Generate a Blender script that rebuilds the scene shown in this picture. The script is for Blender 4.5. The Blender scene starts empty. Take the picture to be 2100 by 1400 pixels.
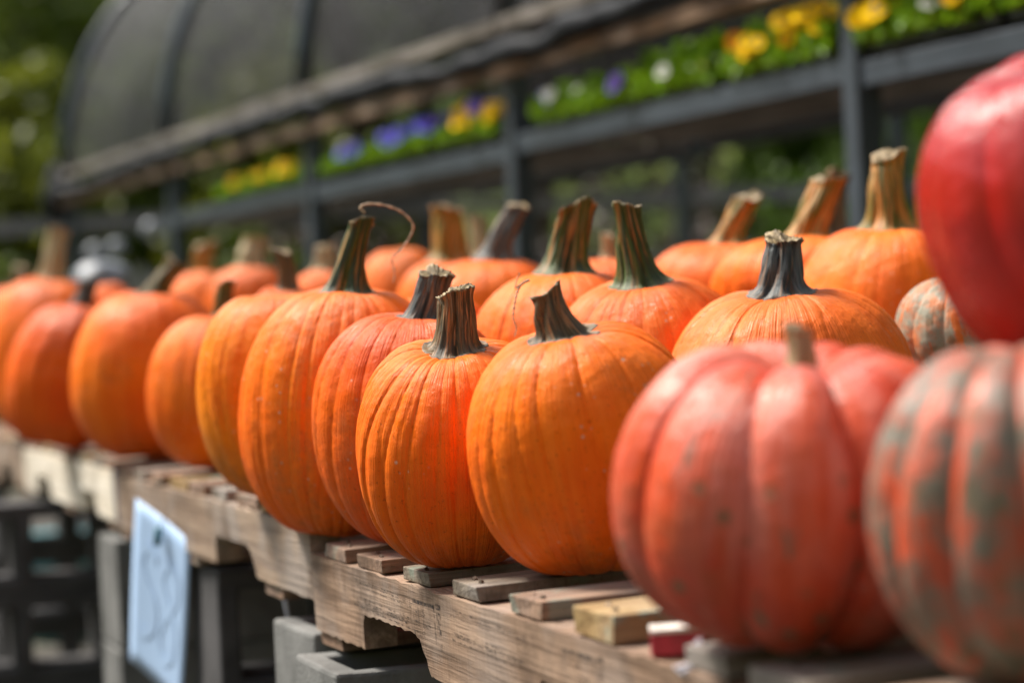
import bpy, math, random
import numpy as np
from mathutils import Vector, Matrix, Euler

scene = bpy.context.scene
C = scene.collection
rnd = random.Random(7)

# ------------------------------------------------------------------ camera
HC = 0.94                       # camera height over the ground
FPX = 4958.0                    # 85 mm on a 36 mm sensor, in pixels of the 2100 wide photograph
PITCH, ROLL = math.radians(0.36), 0.045
fwd = Vector((0, math.cos(PITCH), -math.sin(PITCH)))
up0 = Vector((0, math.sin(PITCH), math.cos(PITCH)))
rgt = Vector((1, 0, 0)) * math.cos(ROLL) - up0 * math.sin(ROLL)
upv = up0 * math.cos(ROLL) + Vector((1, 0, 0)) * math.sin(ROLL)
CAM = Vector((0, 0, HC))
cam = bpy.data.cameras.new('camera'); cam.lens = 85; cam.sensor_width = 36
cam.clip_start = 0.05; cam.clip_end = 600
co = bpy.data.objects.new('camera', cam); C.objects.link(co)
M = Matrix((rgt, upv, -fwd)).transposed().to_4x4(); M.translation = CAM
co.matrix_world = M
cam.dof.use_dof = True; cam.dof.focus_distance = 2.46; cam.dof.aperture_fstop = 2.8
cam.dof.aperture_blades = 9
scene.camera = co

# ------------------------------------------------------------------ light
SUN_DIR = Vector((-0.50, 0.30, 0.80)).normalized()
w = bpy.data.worlds.new('World'); scene.world = w; w.use_nodes = True
nt = w.node_tree; nt.nodes.clear()
sky = nt.nodes.new('ShaderNodeTexSky'); sky.sky_type = 'NISHITA'; sky.sun_disc = False
sky.sun_elevation = math.asin(SUN_DIR.z); sky.sun_rotation = math.atan2(SUN_DIR.x, SUN_DIR.y)
sky.dust_density = 3.0; sky.air_density = 1.0; sky.altitude = 100
hs = nt.nodes.new('ShaderNodeHueSaturation'); hs.inputs['Saturation'].default_value = 0.42
bg = nt.nodes.new('ShaderNodeBackground'); bg.inputs['Strength'].default_value = 0.115
wo = nt.nodes.new('ShaderNodeOutputWorld')
nt.links.new(sky.outputs[0], hs.inputs['Color']); nt.links.new(hs.outputs[0], bg.inputs[0]); nt.links.new(bg.outputs[0], wo.inputs[0])
sun = bpy.data.lights.new('sun', 'SUN'); sun.energy = 4.2; sun.angle = math.radians(14); sun.color = (1, 0.94, 0.84)
so = bpy.data.objects.new('sun', sun); C.objects.link(so)
so.rotation_euler = SUN_DIR.to_track_quat('Z', 'Y').to_euler(); so.location = (0, 0, 20)
vs = scene.view_settings; vs.view_transform = 'Standard'; vs.look = 'None'; vs.gamma = 1; vs.exposure = 0.88
vs.use_curve_mapping = False
scene.cycles.max_bounces = 8; scene.cycles.transparent_max_bounces = 12

# ------------------------------------------------------------------ frames
def yh(px): return 669 - 0.045 * (px - 1050)          # row of the photograph where the horizon runs
def spot(px, s, h=0.0):                               # ground position of a thing seen at column px with scale s (px per metre), h over the camera
    z = FPX / s
    return Vector(((px - 1050) / s + 0.045 * h, z))
def rel_h(px, py, s): return (yh(px) - py) / s        # height over the camera

TH = math.atan(1680 / FPX)                            # the pallet row
D1 = Vector((-math.sin(TH), math.cos(TH))); N1 = Vector((math.cos(TH), math.sin(TH)))
P1 = Vector((-0.0990, 2.424))
def row(t, l): return P1 + D1 * t + N1 * l
def row_tl(p):
    q = p - P1
    return q.dot(D1), q.dot(N1)
TILT = 0.036
PAL = {}                                              # deck heights (over the camera) by stretch of row
def deck_h(p):
    t, l = row_tl(p)
    if t > 1.85: b = -0.203
    elif t > 0.50: b = -0.209
    else: b = -0.243
    return b + TILT * max(l, 0)

# ------------------------------------------------------------------ mesh helpers
def new_mesh(name, verts, faces, mats=(), smooth=False):
    me = bpy.data.meshes.new(name)
    verts = np.asarray(verts, dtype=np.float32)
    if isinstance(faces, np.ndarray):
        n, k = faces.shape
        me.vertices.add(len(verts)); me.vertices.foreach_set('co', verts.ravel())
        me.loops.add(n * k); me.loops.foreach_set('vertex_index', faces.astype(np.int32).ravel())
        me.polygons.add(n); me.polygons.foreach_set('loop_start', np.arange(0, n * k, k, dtype=np.int32))
        me.polygons.foreach_set('loop_total', np.full(n, k, dtype=np.int32))
        me.update(calc_edges=True); me.validate()
    else:
        me.from_pydata([tuple(v) for v in verts], [], faces); me.update()
    for m in mats: me.materials.append(m)
    if smooth: me.polygons.foreach_set('use_smooth', [True] * len(me.polygons))
    return me
def link(name, me, parent=None, loc=None, rot=None):
    o = bpy.data.objects.new(name, me); C.objects.link(o)
    if parent: o.parent = parent
    if loc is not None: o.location = loc
    if rot is not None: o.rotation_euler = rot
    return o
def tag(o, label=None, cat=None, group=None, kind=None):
    if label: o['label'] = label
    if cat: o['category'] = cat
    if group: o['group'] = group
    if kind: o['kind'] = kind
    return o
def empty(name, loc, rot=(0, 0, 0)):
    o = bpy.data.objects.new(name, None); C.objects.link(o); o.location = loc; o.rotation_euler = rot
    o.empty_display_size = 0.1
    return o
def set_vec(me, name, arr):
    a = me.attributes.new(name, 'FLOAT_VECTOR', 'POINT'); a.data.foreach_set('vector', np.asarray(arr, np.float32).ravel())

class MB:
    def __init__(s): s.v = []; s.f = []
    def box(s, x0, x1, y0, y1, z0, z1, j=0.0, seg=1):
        """box along x with seg pieces, jittered by j"""
        b = len(s.v)
        for i in range(seg + 1):
            x = x0 + (x1 - x0) * i / seg
            for (y, z) in ((y0, z0), (y1, z0), (y1, z1), (y0, z1)):
                s.v.append((x + (rnd.uniform(-j, j) if i in (0, seg) else 0), y + rnd.uniform(-j, j), z + rnd.uniform(-j, j)))
        for i in range(seg):
            p = b + 4 * i
            for k in range(4):
                s.f.append((p + k, p + 4 + k, p + 4 + (k + 1) % 4, p + (k + 1) % 4))
        s.f.append((b, b + 1, b + 2, b + 3)); e = b + 4 * seg; s.f.append((e + 3, e + 2, e + 1, e))
    def tube(s, pts, r, n=8, rr=None):
        b = len(s.v); pts = [Vector(p) for p in pts]; ref = Vector((0.31, 0.2, 0.93))
        for i, p in enumerate(pts):
            d = (pts[min(i + 1, len(pts) - 1)] - pts[max(i - 1, 0)]).normalized()
            a = d.cross(ref).normalized(); c = d.cross(a)
            q = r if rr is None else rr[i]
            for k in range(n):
                t = 2 * math.pi * k / n
                s.v.append(tuple(p + (a * math.cos(t) + c * math.sin(t)) * q))
        for i in range(len(pts) - 1):
            for k in range(n):
                s.f.append((b + i * n + k, b + i * n + (k + 1) % n, b + (i + 1) * n + (k + 1) % n, b + (i + 1) * n + k))
        s.f.append(tuple(b + k for k in range(n))[::-1]); e = b + (len(pts) - 1) * n; s.f.append(tuple(e + k for k in range(n)))
    def prism(s, poly, y0, y1):
        """poly in (x, z), extruded along y"""
        b = len(s.v); n = len(poly)
        for y in (y0, y1):
            for (x, z) in poly: s.v.append((x, y, z))
        s.f.append(tuple(b + i for i in range(n))); s.f.append(tuple(b + n + i for i in range(n))[::-1])
        for i in range(n): s.f.append((b + i, b + n + i, b + n + (i + 1) % n, b + (i + 1) % n)[::-1])
    def build(s, name, mat, parent=None, smooth=False, bevel=0, loc=None, rot=None):
        import bmesh
        bm = bmesh.new()
        vs_ = [bm.verts.new(v) for v in s.v]
        for f in s.f:
            try: bm.faces.new([vs_[i] for i in f])
            except ValueError: pass
        bmesh.ops.recalc_face_normals(bm, faces=bm.faces)
        me = bpy.data.meshes.new(name); bm.to_mesh(me); bm.free()
        me.materials.append(mat)
        if smooth: me.polygons.foreach_set('use_smooth', [True] * len(me.polygons))
        o = link(name, me, parent, loc, rot)
        if bevel:
            md = o.modifiers.new('edge', 'BEVEL'); md.width = bevel; md.segments = 2; md.limit_method = 'ANGLE'
        return o

# ------------------------------------------------------------------ material helpers
class NT:
    def __init__(s, name):
        s.m = bpy.data.materials.new(name); s.m.use_nodes = True; s.t = s.m.node_tree; s.t.nodes.clear()
        s.out = s.n('ShaderNodeOutputMaterial'); s.b = s.n('ShaderNodeBsdfPrincipled')
        s.t.links.new(s.b.outputs[0], s.out.inputs[0])
    def n(s, typ, **k):
        nd = s.t.nodes.new(typ)
        for a, v in k.items(): setattr(nd, a, v)
        return nd
    def l(s, a, b): s.t.links.new(a, b)
    def put(s, sock, v):
        if hasattr(v, 'links') or isinstance(v, bpy.types.NodeSocket): s.l(v, sock)
        else: sock.default_value = v
    def vec(s, scale=(1, 1, 1), attr=None, rand=True):
        if attr:
            src = s.n('ShaderNodeAttribute', attribute_name=attr).outputs['Vector']
        else:
            src = s.n('ShaderNodeTexCoord').outputs['Object']
        mp = s.n('ShaderNodeMapping'); mp.inputs['Scale'].default_value = scale; s.l(src, mp.inputs[0])
        if rand:
            oi = s.n('ShaderNodeObjectInfo'); mu = s.n('ShaderNodeMath', operation='MULTIPLY'); s.l(oi.outputs['Random'], mu.inputs[0]); mu.inputs[1].default_value = 37.0
            s.l(mu.outputs[0], mp.inputs['Location'])
        return mp.outputs[0]
    def noise(s, v, scale=5, detail=4, rough=0.55, dist=0):
        nd = s.n('ShaderNodeTexNoise'); s.l(v, nd.inputs['Vector'])
        nd.inputs['Scale'].default_value = scale; nd.inputs['Detail'].default_value = detail
        nd.inputs['Roughness'].default_value = rough; nd.inputs['Distortion'].default_value = dist
        return nd.outputs[0]
    def vor(s, v, scale=5):
        nd = s.n('ShaderNodeTexVoronoi'); s.l(v, nd.inputs['Vector']); nd.inputs['Scale'].default_value = scale
        return nd.outputs['Distance']
    def ramp(s, f, a, b, x=0.0, y=1.0):
        nd = s.n('ShaderNodeMapRange', interpolation_type='SMOOTHSTEP'); s.l(f, nd.inputs[0])
        nd.inputs[1].default_value = a; nd.inputs[2].default_value = b; nd.inputs[3].default_value = x; nd.inputs[4].default_value = y
        return nd.outputs[0]
    def math(s, op, a, b=0.0):
        nd = s.n('ShaderNodeMath', operation=op); s.put(nd.inputs[0], a); s.put(nd.inputs[1], b); return nd.outputs[0]
    def mix(s, f, a, b, mode='MIX'):
        nd = s.n('ShaderNodeMix', data_type='RGBA', blend_type=mode)
        s.put(nd.inputs[0], f)
        for k, c in ((6, a), (7, b)):
            if isinstance(c, tuple): c = c + (1,) if len(c) == 3 else c
            s.put(nd.inputs[k], c)
        return nd.outputs[2]
    def bump(s, h, strength=0.3, dist=0.002, nrm=None):
        nd = s.n('ShaderNodeBump'); s.l(h, nd.inputs['Height']); nd.inputs['Strength'].default_value = strength; nd.inputs['Distance'].default_value = dist
        if nrm is not None: s.l(nrm, nd.inputs['Normal'])
        return nd.outputs[0]
    def fin(s, col, rough=0.6, nrm=None, spec=0.5, **k):
        s.put(s.b.inputs['Base Color'], col if not isinstance(col, tuple) else col + (1,))
        s.put(s.b.inputs['Roughness'], rough); s.b.inputs['Specular IOR Level'].default_value = spec
        if nrm is not None: s.l(nrm, s.b.inputs['Normal'])
        for a, v in k.items(): s.put(s.b.inputs[a.replace('_', ' ')], v)
        return s.m

def skin(name, ca, cb, cpatch=None, patch=0.0, patch_scale=6, bloom=0.0, rough=0.43, warty=0.0, spots=0.0, scar=1.0, spec=0.22, streak=9.0):
    n = NT(name); ob = n.vec(); dv = n.vec((6, 6, 0.8), 'dir'); dv2 = n.vec((22, 22, 2.0), 'dir')
    col = n.mix(n.ramp(n.noise(ob, 9, 3), 0.3, 0.7), ca, cb)
    col = n.mix(n.ramp(n.noise(dv, 2.2, 3), 0.45, 0.75, 0, 0.35), col, tuple(min(1, c * 1.25 + 0.02) for c in ca))
    col = n.mix(n.ramp(n.noise(dv2, 2, 3), 0.5, 0.8, 0, 0.28), col, tuple(c * 0.72 for c in cb))
    if patch > 0:
        pm = n.math('MULTIPLY', n.ramp(n.noise(n.vec((1.6, 1.6, 1.5), 'dir'), patch_scale, 6, 0.68, 0.5), 0.66 - patch * 0.22, 0.70 - patch * 0.22), n.ramp(n.noise(ob, 45, 5, 0.7), 0.36, 0.58, 0.25, 1))
        col = n.mix(pm, col, cpatch)
    if bloom > 0:
        bl = n.math('MULTIPLY', n.math('MULTIPLY', n.ramp(n.noise(n.vec((streak, streak, 2.0), 'dir'), 1.4, 5, 0.6), 0.40, 0.70), n.ramp(n.noise(ob, 5, 3), 0.3, 0.7, 0.2, 1.0)), bloom)
        col = n.mix(bl, col, (0.72, 0.60, 0.56))
    if spots > 0:
        sp = n.math('MULTIPLY', n.ramp(n.vor(ob, 38), 0.30, 0.12), n.ramp(n.noise(ob, 9, 2), 0.43, 0.52, 0, spots))
        col = n.mix(sp, col, (0.15, 0.11, 0.06))
    # freckles, scars and corky scratches
    fr = n.ramp(n.noise(ob, 260, 2), 0.63, 0.72, 0, 0.55)
    col = n.mix(fr, col, tuple(c * 0.45 for c in cb))
    cl = n.ramp(n.noise(ob, 13, 2), 0.50, 0.66)
    sc = n.math('MULTIPLY', n.ramp(n.vor(ob, 75), 0.19, 0.07), n.math('MULTIPLY', cl, 0.75 * scar))
    col = n.mix(sc, col, (0.60, 0.42, 0.30))
    sc2 = n.math('MULTIPLY', n.ramp(n.noise(n.vec((30, 30, 9), 'dir'), 3, 5, 0.7), 0.68, 0.74), n.math('MULTIPLY', n.ramp(n.noise(ob, 7, 2), 0.52, 0.62), 0.55 * scar))
    col = n.mix(sc2, col, (0.52, 0.40, 0.30))
    # dust and dried mud
    du = n.math('MULTIPLY', n.ramp(n.noise(ob, 6, 5, 0.65), 0.46, 0.72), n.ramp(n.noise(ob, 60, 3), 0.35, 0.65, 0.12, 0.50))
    col = n.mix(du, col, (0.24, 0.12, 0.05))
    h = n.math('ADD', n.noise(ob, 55, 4, 0.6), n.math('MULTIPLY', n.noise(dv2, 2.5, 3), 0.9))
    h = n.math('ADD', h, n.math('MULTIPLY', n.noise(ob, 20, 2), 1.6 + warty * 2))
    nr = n.bump(h, 0.7, 0.0032)
    nr = n.bump(n.noise(ob, 420, 2), 0.22, 0.0006, nr)
    rg = n.math('ADD', n.ramp(n.noise(ob, 30, 3), 0.3, 0.7, rough - 0.06, rough + 0.12), n.math('MULTIPLY', sc, 0.2))
    return n.fin(col, rg, nr, spec, Coat_Weight=0.0, Subsurface_Weight=0.0)

def stem_mat(name, dark, mid, light, lightness=0.5, collar=0.4):
    n = NT(name); dv = n.vec((3.0, 3.0, 0.8), 'dir'); fine = n.vec((10, 10, 1.1), 'dir'); ob = n.vec()
    s_ = n.n('ShaderNodeSeparateXYZ'); n.l(n.n('ShaderNodeAttribute', attribute_name='dir').outputs['Vector'], s_.inputs[0]); s = s_.outputs[2]
    col = n.mix(n.ramp(n.noise(dv, 1.0, 3), 0.38, 0.62), dark, mid)
    col = n.mix(n.ramp(n.noise(dv, 1.6, 4, 0.6), 0.50, 0.60, 0, lightness), col, light)
    col = n.mix(n.ramp(n.noise(fine, 1.4, 3), 0.50, 0.66, 0, 0.75), col, tuple(c * 0.30 for c in dark))
    col = n.mix(n.math('MULTIPLY', n.ramp(n.noise(fine, 1.0, 3), 0.60, 0.70), 0.5), col, (0.42, 0.34, 0.24))
    col = n.mix(n.math('MULTIPLY', n.ramp(s, 0.17, 0.02), n.ramp(n.noise(dv, 2.0, 3), 0.35, 0.6, 0.10, collar)), col, (0.26, 0.185, 0.115))
    rim = n.math('ADD', s, n.math('MULTIPLY', n.noise(ob, 60, 2), 0.10))
    col = n.mix(n.ramp(rim, 0.985, 1.03), col, n.mix(n.ramp(n.noise(ob, 220, 4), 0.35, 0.65), (0.40, 0.29, 0.15), (0.17, 0.12, 0.06)))
    h = n.math('ADD', n.noise(fine, 1.6, 4, 0.6), n.math('MULTIPLY', n.noise(ob, 160, 3), 0.5))
    return n.fin(col, 0.55, n.bump(h, 0.8, 0.0022), 0.4)

def wood(name, base, dark, grey=0.3, axis=0, stain=None, rough=0.8, scale=1.0):
    n = NT(name)
    sc = [60 * scale] * 3; sc[axis] = 2.2
    ob = n.vec(tuple(sc)); o1 = n.vec()
    g = n.noise(ob, 1.0, 5, 0.65, 0.8)
    sc2 = [230 * scale] * 3; sc2[axis] = 6
    fine = n.noise(n.vec(tuple(sc2)), 1.0, 3)
    col = n.mix(n.ramp(g, 0.35, 0.68), dark, base)
    col = n.mix(n.ramp(fine, 0.52, 0.72, 0, 0.5), col, tuple(c * 0.5 for c in dark))
    col = n.mix(n.ramp(n.noise(o1, 7, 4), 0.42, 0.66, 0, grey), col, (0.30, 0.27, 0.25))
    col = n.mix(n.ramp(n.noise(o1, 6, 5, 0.75), 0.50, 0.66, 0, 0.65), col, tuple(c * 0.55 for c in dark))
    if stain: col = n.mix(n.ramp(n.noise(o1, 15, 4), 0.58, 0.66, 0, 0.6), col, stain)
    # cross saw marks, cracks
    sx = [9 * scale] * 3; sx[axis] = 210
    saw = n.noise(n.vec(tuple(sx)), 1.0, 2)
    col = n.mix(n.ramp(saw, 0.60, 0.72, 0, 0.28), col, tuple(c * 0.5 for c in dark))
    sp = n.ramp(n.noise(o1, 260, 2), 0.66, 0.72, 0, 0.5)
    col = n.mix(sp, col, (0.06, 0.035, 0.02))
    h = n.math('ADD', n.math('MULTIPLY', g, 1.2), n.math('ADD', n.math('MULTIPLY', fine, 0.7), n.math('MULTIPLY', saw, 0.6)))
    return n.fin(col, rough, n.bump(h, 0.8, 0.0022), 0.25)

def plain(name, col, rough=0.6, var=0.25, scale=12, bump=0.3, metallic=0.0, spec=0.5, bs=60, **k):
    n = NT(name); ob = n.vec()
    c = n.mix(n.ramp(n.noise(ob, scale, 5, 0.6), 0.3, 0.7), tuple(x * (1 - var) for x in col), tuple(min(1, x * (1 + var)) for x in col))
    nr = n.bump(n.noise(ob, bs, 4), bump, 0.002)
    return n.fin(c, rough, nr, spec, Metallic=metallic, **k)

def leafy(name, ca, cb, trans=0.35):
    n = NT(name)
    gi = n.n('ShaderNodeNewGeometry')
    col = n.mix(gi.outputs['Random Per Island'], ca, cb)
    n.fin(col, 0.5, None, 0.3)
    tr = n.n('ShaderNodeBsdfTranslucent'); n.l(col, tr.inputs[0]); mx = n.n('ShaderNodeMixShader'); mx.inputs[0].default_value = trans
    n.l(n.b.outputs[0], mx.inputs[1]); n.l(tr.outputs[0], mx.inputs[2]); n.l(mx.outputs[0], n.out.inputs[0])
    return n.m

SK = {
 'orange': skin('pumpkin_orange', (0.90, 0.172, 0.0008), (0.80, 0.115, 0.0008)),
 'deep': skin('pumpkin_deep_orange', (0.80, 0.125, 0.0015), (0.68, 0.080, 0.001), warty=0.6),
 'yellow': skin('pumpkin_yellow_orange', (0.84, 0.22, 0.001), (0.76, 0.135, 0.001)),
 'golden': skin('pumpkin_golden_orange', (0.96, 0.180, 0.0010), (0.86, 0.125, 0.001)),
 'coral': skin('pumpkin_coral_orange', (0.86, 0.170, 0.012), (0.76, 0.118, 0.006)),
 'red': skin('squash_red', (0.42, 0.005, 0.002), (0.32, 0.003, 0.002), rough=0.20, scar=0.0, bloom=0.03, spec=0.6, streak=3.0),
 'redorange': skin('squash_coral_red', (0.68, 0.078, 0.010), (0.56, 0.036, 0.006), (0.16, 0.11, 0.07), 0.24, 3.2, bloom=0.30, spec=0.5, streak=3.0, rough=0.36, spots=0.85, scar=0.5),
 'mottled': skin('squash_mottled', (0.62, 0.085, 0.028), (0.50, 0.060, 0.018), (0.15, 0.145, 0.11), 1.08, 3.2, bloom=0.10, spec=0.4, streak=3.0, rough=0.38, spots=0.7, scar=0.3),
 'greygreen': skin('squash_grey_green', (0.62, 0.17, 0.03), (0.50, 0.12, 0.02), (0.24, 0.25, 0.19), 1.15, 2.4, bloom=0.2, rough=0.45, warty=1.0, spots=0.8, scar=0.3),
}
ST = {
 'green': stem_mat('stem_dark_green', (0.012, 0.030, 0.005), (0.05, 0.090, 0.009), (0.42, 0.17, 0.03), 0.6),
 'grey': stem_mat('stem_grey', (0.022, 0.032, 0.035), (0.085, 0.10, 0.10), (0.30, 0.16, 0.08), 0.5),
 'brown': stem_mat('stem_brown', (0.035, 0.030, 0.014), (0.15, 0.10, 0.045), (0.38, 0.18, 0.07), 0.7, 0.8),
 'orange': stem_mat('stem_orange', (0.10, 0.12, 0.012), (0.50, 0.17, 0.015), (0.62, 0.26, 0.04), 0.8),
 'tan': stem_mat('stem_tan', (0.30, 0.24, 0.12), (0.50, 0.40, 0.22), (0.62, 0.50, 0.32), 0.7),
}
M_ = {
 'stringer': wood('wood_stringer', (0.38, 0.255, 0.175), (0.18, 0.11, 0.07), 0.35),
 'stringer2': wood('wood_weathered', (0.36, 0.265, 0.19), (0.19, 0.125, 0.085), 0.6),
 'white': wood('wood_bleached', (0.66, 0.61, 0.50), (0.50, 0.42, 0.31), 0.15),
 'slat': wood('wood_slat', (0.34, 0.215, 0.145), (0.15, 0.09, 0.06), 0.28, 1, stain=(0.20, 0.24, 0.20)),
 'slatg': wood('wood_slat_grey', (0.25, 0.21, 0.16), (0.12, 0.09, 0.065), 0.7, 1, stain=(0.14, 0.19, 0.15)),
 'slaty': wood('wood_slat_yellow', (0.40, 0.27, 0.12), (0.22, 0.13, 0.05), 0.25, 1, stain=(0.22, 0.36, 0.32)),
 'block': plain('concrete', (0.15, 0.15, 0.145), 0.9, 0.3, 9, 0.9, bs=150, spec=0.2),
 'block_shaded': plain('concrete_shaded', (0.060, 0.058, 0.060), 0.9, 0.3, 9, 0.9, bs=150, spec=0.2),  # same concrete, with the shade under the pallets put into its colour
 'steel': plain('grey_painted_steel', (0.038, 0.050, 0.066), 0.5, 0.2, 6, 0.15),
 'dsteel': plain('dark_painted_steel', (0.035, 0.05, 0.065), 0.4, 0.2, 6, 0.15),
 'galv': plain('galvanised_steel', (0.30, 0.32, 0.35), 0.35, 0.2, 10, 0.1, metallic=0.6),
 'beam': wood('wood_beam', (0.30, 0.19, 0.11), (0.09, 0.06, 0.04), 0.3),
 'batten': wood('wood_batten_grey', (0.20, 0.18, 0.15), (0.10, 0.085, 0.07), 0.6),
 'blackplastic': plain('black_plastic', (0.008, 0.010, 0.014), 0.7, 0.2, 20, 1.0, bs=40, spec=0.2),
 'nail': plain('nail_steel', (0.10, 0.07, 0.05), 0.5, 0.3, 80, 0.1, metallic=0.7),
 'ink': None,
 'tendril': plain('dry_tendril', (0.50, 0.36, 0.24), 0.7, 0.3, 60, 0.3),
 'redpaint': plain('red_paint', (0.42, 0.03, 0.05), 0.5, 0.3, 60, 0.4),
 'whitepaint': plain('white_paint', (0.68, 0.62, 0.56), 0.6, 0.2, 90, 0.4),
 'film': plain('white_film', (0.70, 0.70, 0.80), 0.25, 0.1, 60, 0.4),
 'paper': plain('pale_blue_card', (0.38, 0.53, 0.76), 0.4, 0.03, 30, 0.05),
 'marker': plain('faded_marker', (0.372, 0.520, 0.748), 0.5, 0.05, 30, 0.05),
 'clip': plain('teal_clip', (0.05, 0.17, 0.22), 0.4, 0.1),
 'string': plain('string', (0.20, 0.18, 0.16), 0.8),
 'soil': plain('potting_soil', (0.03, 0.02, 0.014), 0.95, 0.4, 60, 1.0),
 'traypl': plain('tray_plastic', (0.015, 0.016, 0.018), 0.4, 0.2, 20, 0.2),
 'white': wood('wood_bleached', (0.82, 0.76, 0.66), (0.66, 0.58, 0.46), 0.10),
 'bluegrey': wood('wood_blue_paint', (0.10, 0.11, 0.16), (0.06, 0.06, 0.09), 0.2),
 'fence': wood('fence_rail_grey', (0.26, 0.26, 0.27), (0.16, 0.155, 0.16), 0.5),
 'bag': plain('white_plastic_sheet', (0.20, 0.22, 0.25), 0.5, 0.06, 10, 0.8, bs=14),
 'teal': plain('teal_plastic', (0.08, 0.22, 0.25), 0.35, 0.1),
 'bark': plain('bark', (0.10, 0.07, 0.05), 0.95, 0.4, 20, 1.0, bs=40),
}
def ink():
    n = NT('stamp_ink'); ob = n.vec()
    n.fin((0.035, 0.033, 0.035), 0.7, None, 0.2)
    tr = n.n('ShaderNodeBsdfTransparent'); mx = n.n('ShaderNodeMixShader')
    n.l(n.math('MULTIPLY', n.ramp(n.noise(ob, 300, 3), 0.40, 0.58), n.ramp(n.noise(ob, 30, 2), 0.30, 0.55, 0.45, 0.80)), mx.inputs[0])
    n.l(tr.outputs[0], mx.inputs[1]); n.l(n.b.outputs[0], mx.inputs[2]); n.l(mx.outputs[0], n.out.inputs[0])
    return n.m
M_['ink'] = ink()
def shade_cloth():
    n = NT('shade_cloth'); ob = n.vec(rand=False)
    col = n.mix(n.ramp(n.noise(ob, 1.1, 4), 0.3, 0.7), (0.040, 0.041, 0.046), (0.062, 0.060, 0.065))
    n.fin(col, 0.6, n.bump(n.noise(ob, 5, 3), 0.5, 0.05), 0.4)
    tr = n.n('ShaderNodeBsdfTransparent'); tl = n.n('ShaderNodeBsdfTranslucent'); tl.inputs[0].default_value = (0.05, 0.05, 0.052, 1)
    m1 = n.n('ShaderNodeMixShader'); m1.inputs[0].default_value = 0.45
    n.l(n.b.outputs[0], m1.inputs[1]); n.l(tl.outputs[0], m1.inputs[2])
    m2 = n.n('ShaderNodeMixShader')
    wv = n.n('ShaderNodeTexWave', bands_direction='Z'); wv.inputs['Scale'].default_value = 26; n.l(ob, wv.inputs[0])
    n.l(n.ramp(wv.outputs[1], 0.0, 1.0, 0.58, 0.76), m2.inputs[0])
    n.l(tr.outputs[0], m2.inputs[1]); n.l(m1.outputs[0], m2.inputs[2]); n.l(m2.outputs[0], n.out.inputs[0])
    return n.m
M_['cloth'] = shade_cloth()

# ------------------------------------------------------------------ setting
def ground_mat():
    n = NT('gravel_ground'); ob = n.vec(rand=False)
    col = n.mix(n.ramp(n.noise(ob, 40, 5, 0.7), 0.35, 0.65), (0.035, 0.032, 0.028), (0.10, 0.09, 0.08))
    col = n.mix(n.ramp(n.noise(ob, 0.5, 4), 0.5, 0.6), col, (0.13, 0.12, 0.09))
    return n.fin(col, 0.95, n.bump(n.noise(ob, 90, 4), 1.0, 0.01), 0.2)
g = new_mesh('ground', [(-150, -150, 0), (150, -150, 0), (150, 300, 0), (-150, 300, 0)], [(0, 1, 2, 3)], [ground_mat()])
tag(link('ground', g), kind='structure')
# grassy slope behind the nursery, continued as an added ring against low sky light
nx, ny = 97, 30                                        # full circle, its unseen part blocks low sky: angle, distance
AZ, DI = np.meshgrid(np.linspace(0, 2 * math.pi, nx), np.linspace(24, 110, ny))
X = DI * np.sin(AZ); Y = DI * np.cos(AZ) + 2
Z = 0.004 + np.clip((DI - 24) / 50, 0, 1) ** 1.1 * 24 + np.sin(AZ * 7) * np.clip((DI - 26) / 30, 0, 1) * 1.4
vv = np.stack([X, Y, Z], -1).reshape(-1, 3)
idx = np.arange(nx * ny).reshape(ny, nx)
ff = np.stack([idx[:-1, :-1], idx[:-1, 1:], idx[1:, 1:], idx[1:, :-1]], -1).reshape(-1, 4)
hm = NT('hill_grass'); ho = hm.vec(rand=False)
hmm = hm.fin(hm.mix(hm.ramp(hm.noise(ho, 0.4, 5), 0.35, 0.65), (0.05, 0.075, 0.02), (0.10, 0.13, 0.025)), 0.95, hm.bump(hm.noise(ho, 3, 4), 1, 0.3), 0.1)
tag(link('hillside_sky_blocker', new_mesh('hillside_sky_blocker', vv, ff, [hmm], True)), kind='structure')

# ------------------------------------------------------------------ foliage
def leaf_mesh(name, pts, size, mat, seed, up=0.35, aspect=0.55):
    r = np.random.RandomState(seed); n = len(pts)
    d = r.normal(size=(n, 3)); d /= np.linalg.norm(d, axis=1)[:, None]
    u = r.normal(size=(n, 3)); u[:, 2] += up; u -= d * (u * d).sum(1)[:, None]; u /= np.linalg.norm(u, axis=1)[:, None]
    v = np.cross(d, u); sz = size * r.uniform(0.6, 1.35, n)[:, None]
    P = np.asarray(pts)
    a = P - u * sz * 0.5; c = P + u * sz * 0.5; b = P + v * sz * 0.5 * aspect + d * sz * 0.08; e = P - v * sz * 0.5 * aspect + d * sz * 0.08
    V = np.stack([a, b, c, e], 1).reshape(-1, 3); F = np.arange(4 * n).reshape(n, 4)
    return new_mesh(name, V, F, [mat])
LF = {
 'yg': leafy('leaves_yellow_green', (0.08, 0.11, 0.012), (0.17, 0.185, 0.016), 0.45),
 'mid': leafy('leaves_mid_green', (0.05, 0.09, 0.010), (0.12, 0.16, 0.014), 0.4),
 'dark': leafy('leaves_dark_green', (0.018, 0.028, 0.010), (0.045, 0.055, 0.014), 0.3),
 'plum': leafy('leaves_plum', (0.030, 0.014, 0.014), (0.070, 0.035, 0.030), 0.25),
 'flat': leafy('leaves_pansy', (0.13, 0.28, 0.010), (0.30, 0.48, 0.018), 0.45),
 'bright': leafy('leaves_bright_green', (0.04, 0.085, 0.008), (0.10, 0.17, 0.014), 0.45),
 'grey': leafy('leaves_grey_green', (0.10, 0.12, 0.09), (0.20, 0.21, 0.17), 0.3),
}
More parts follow.
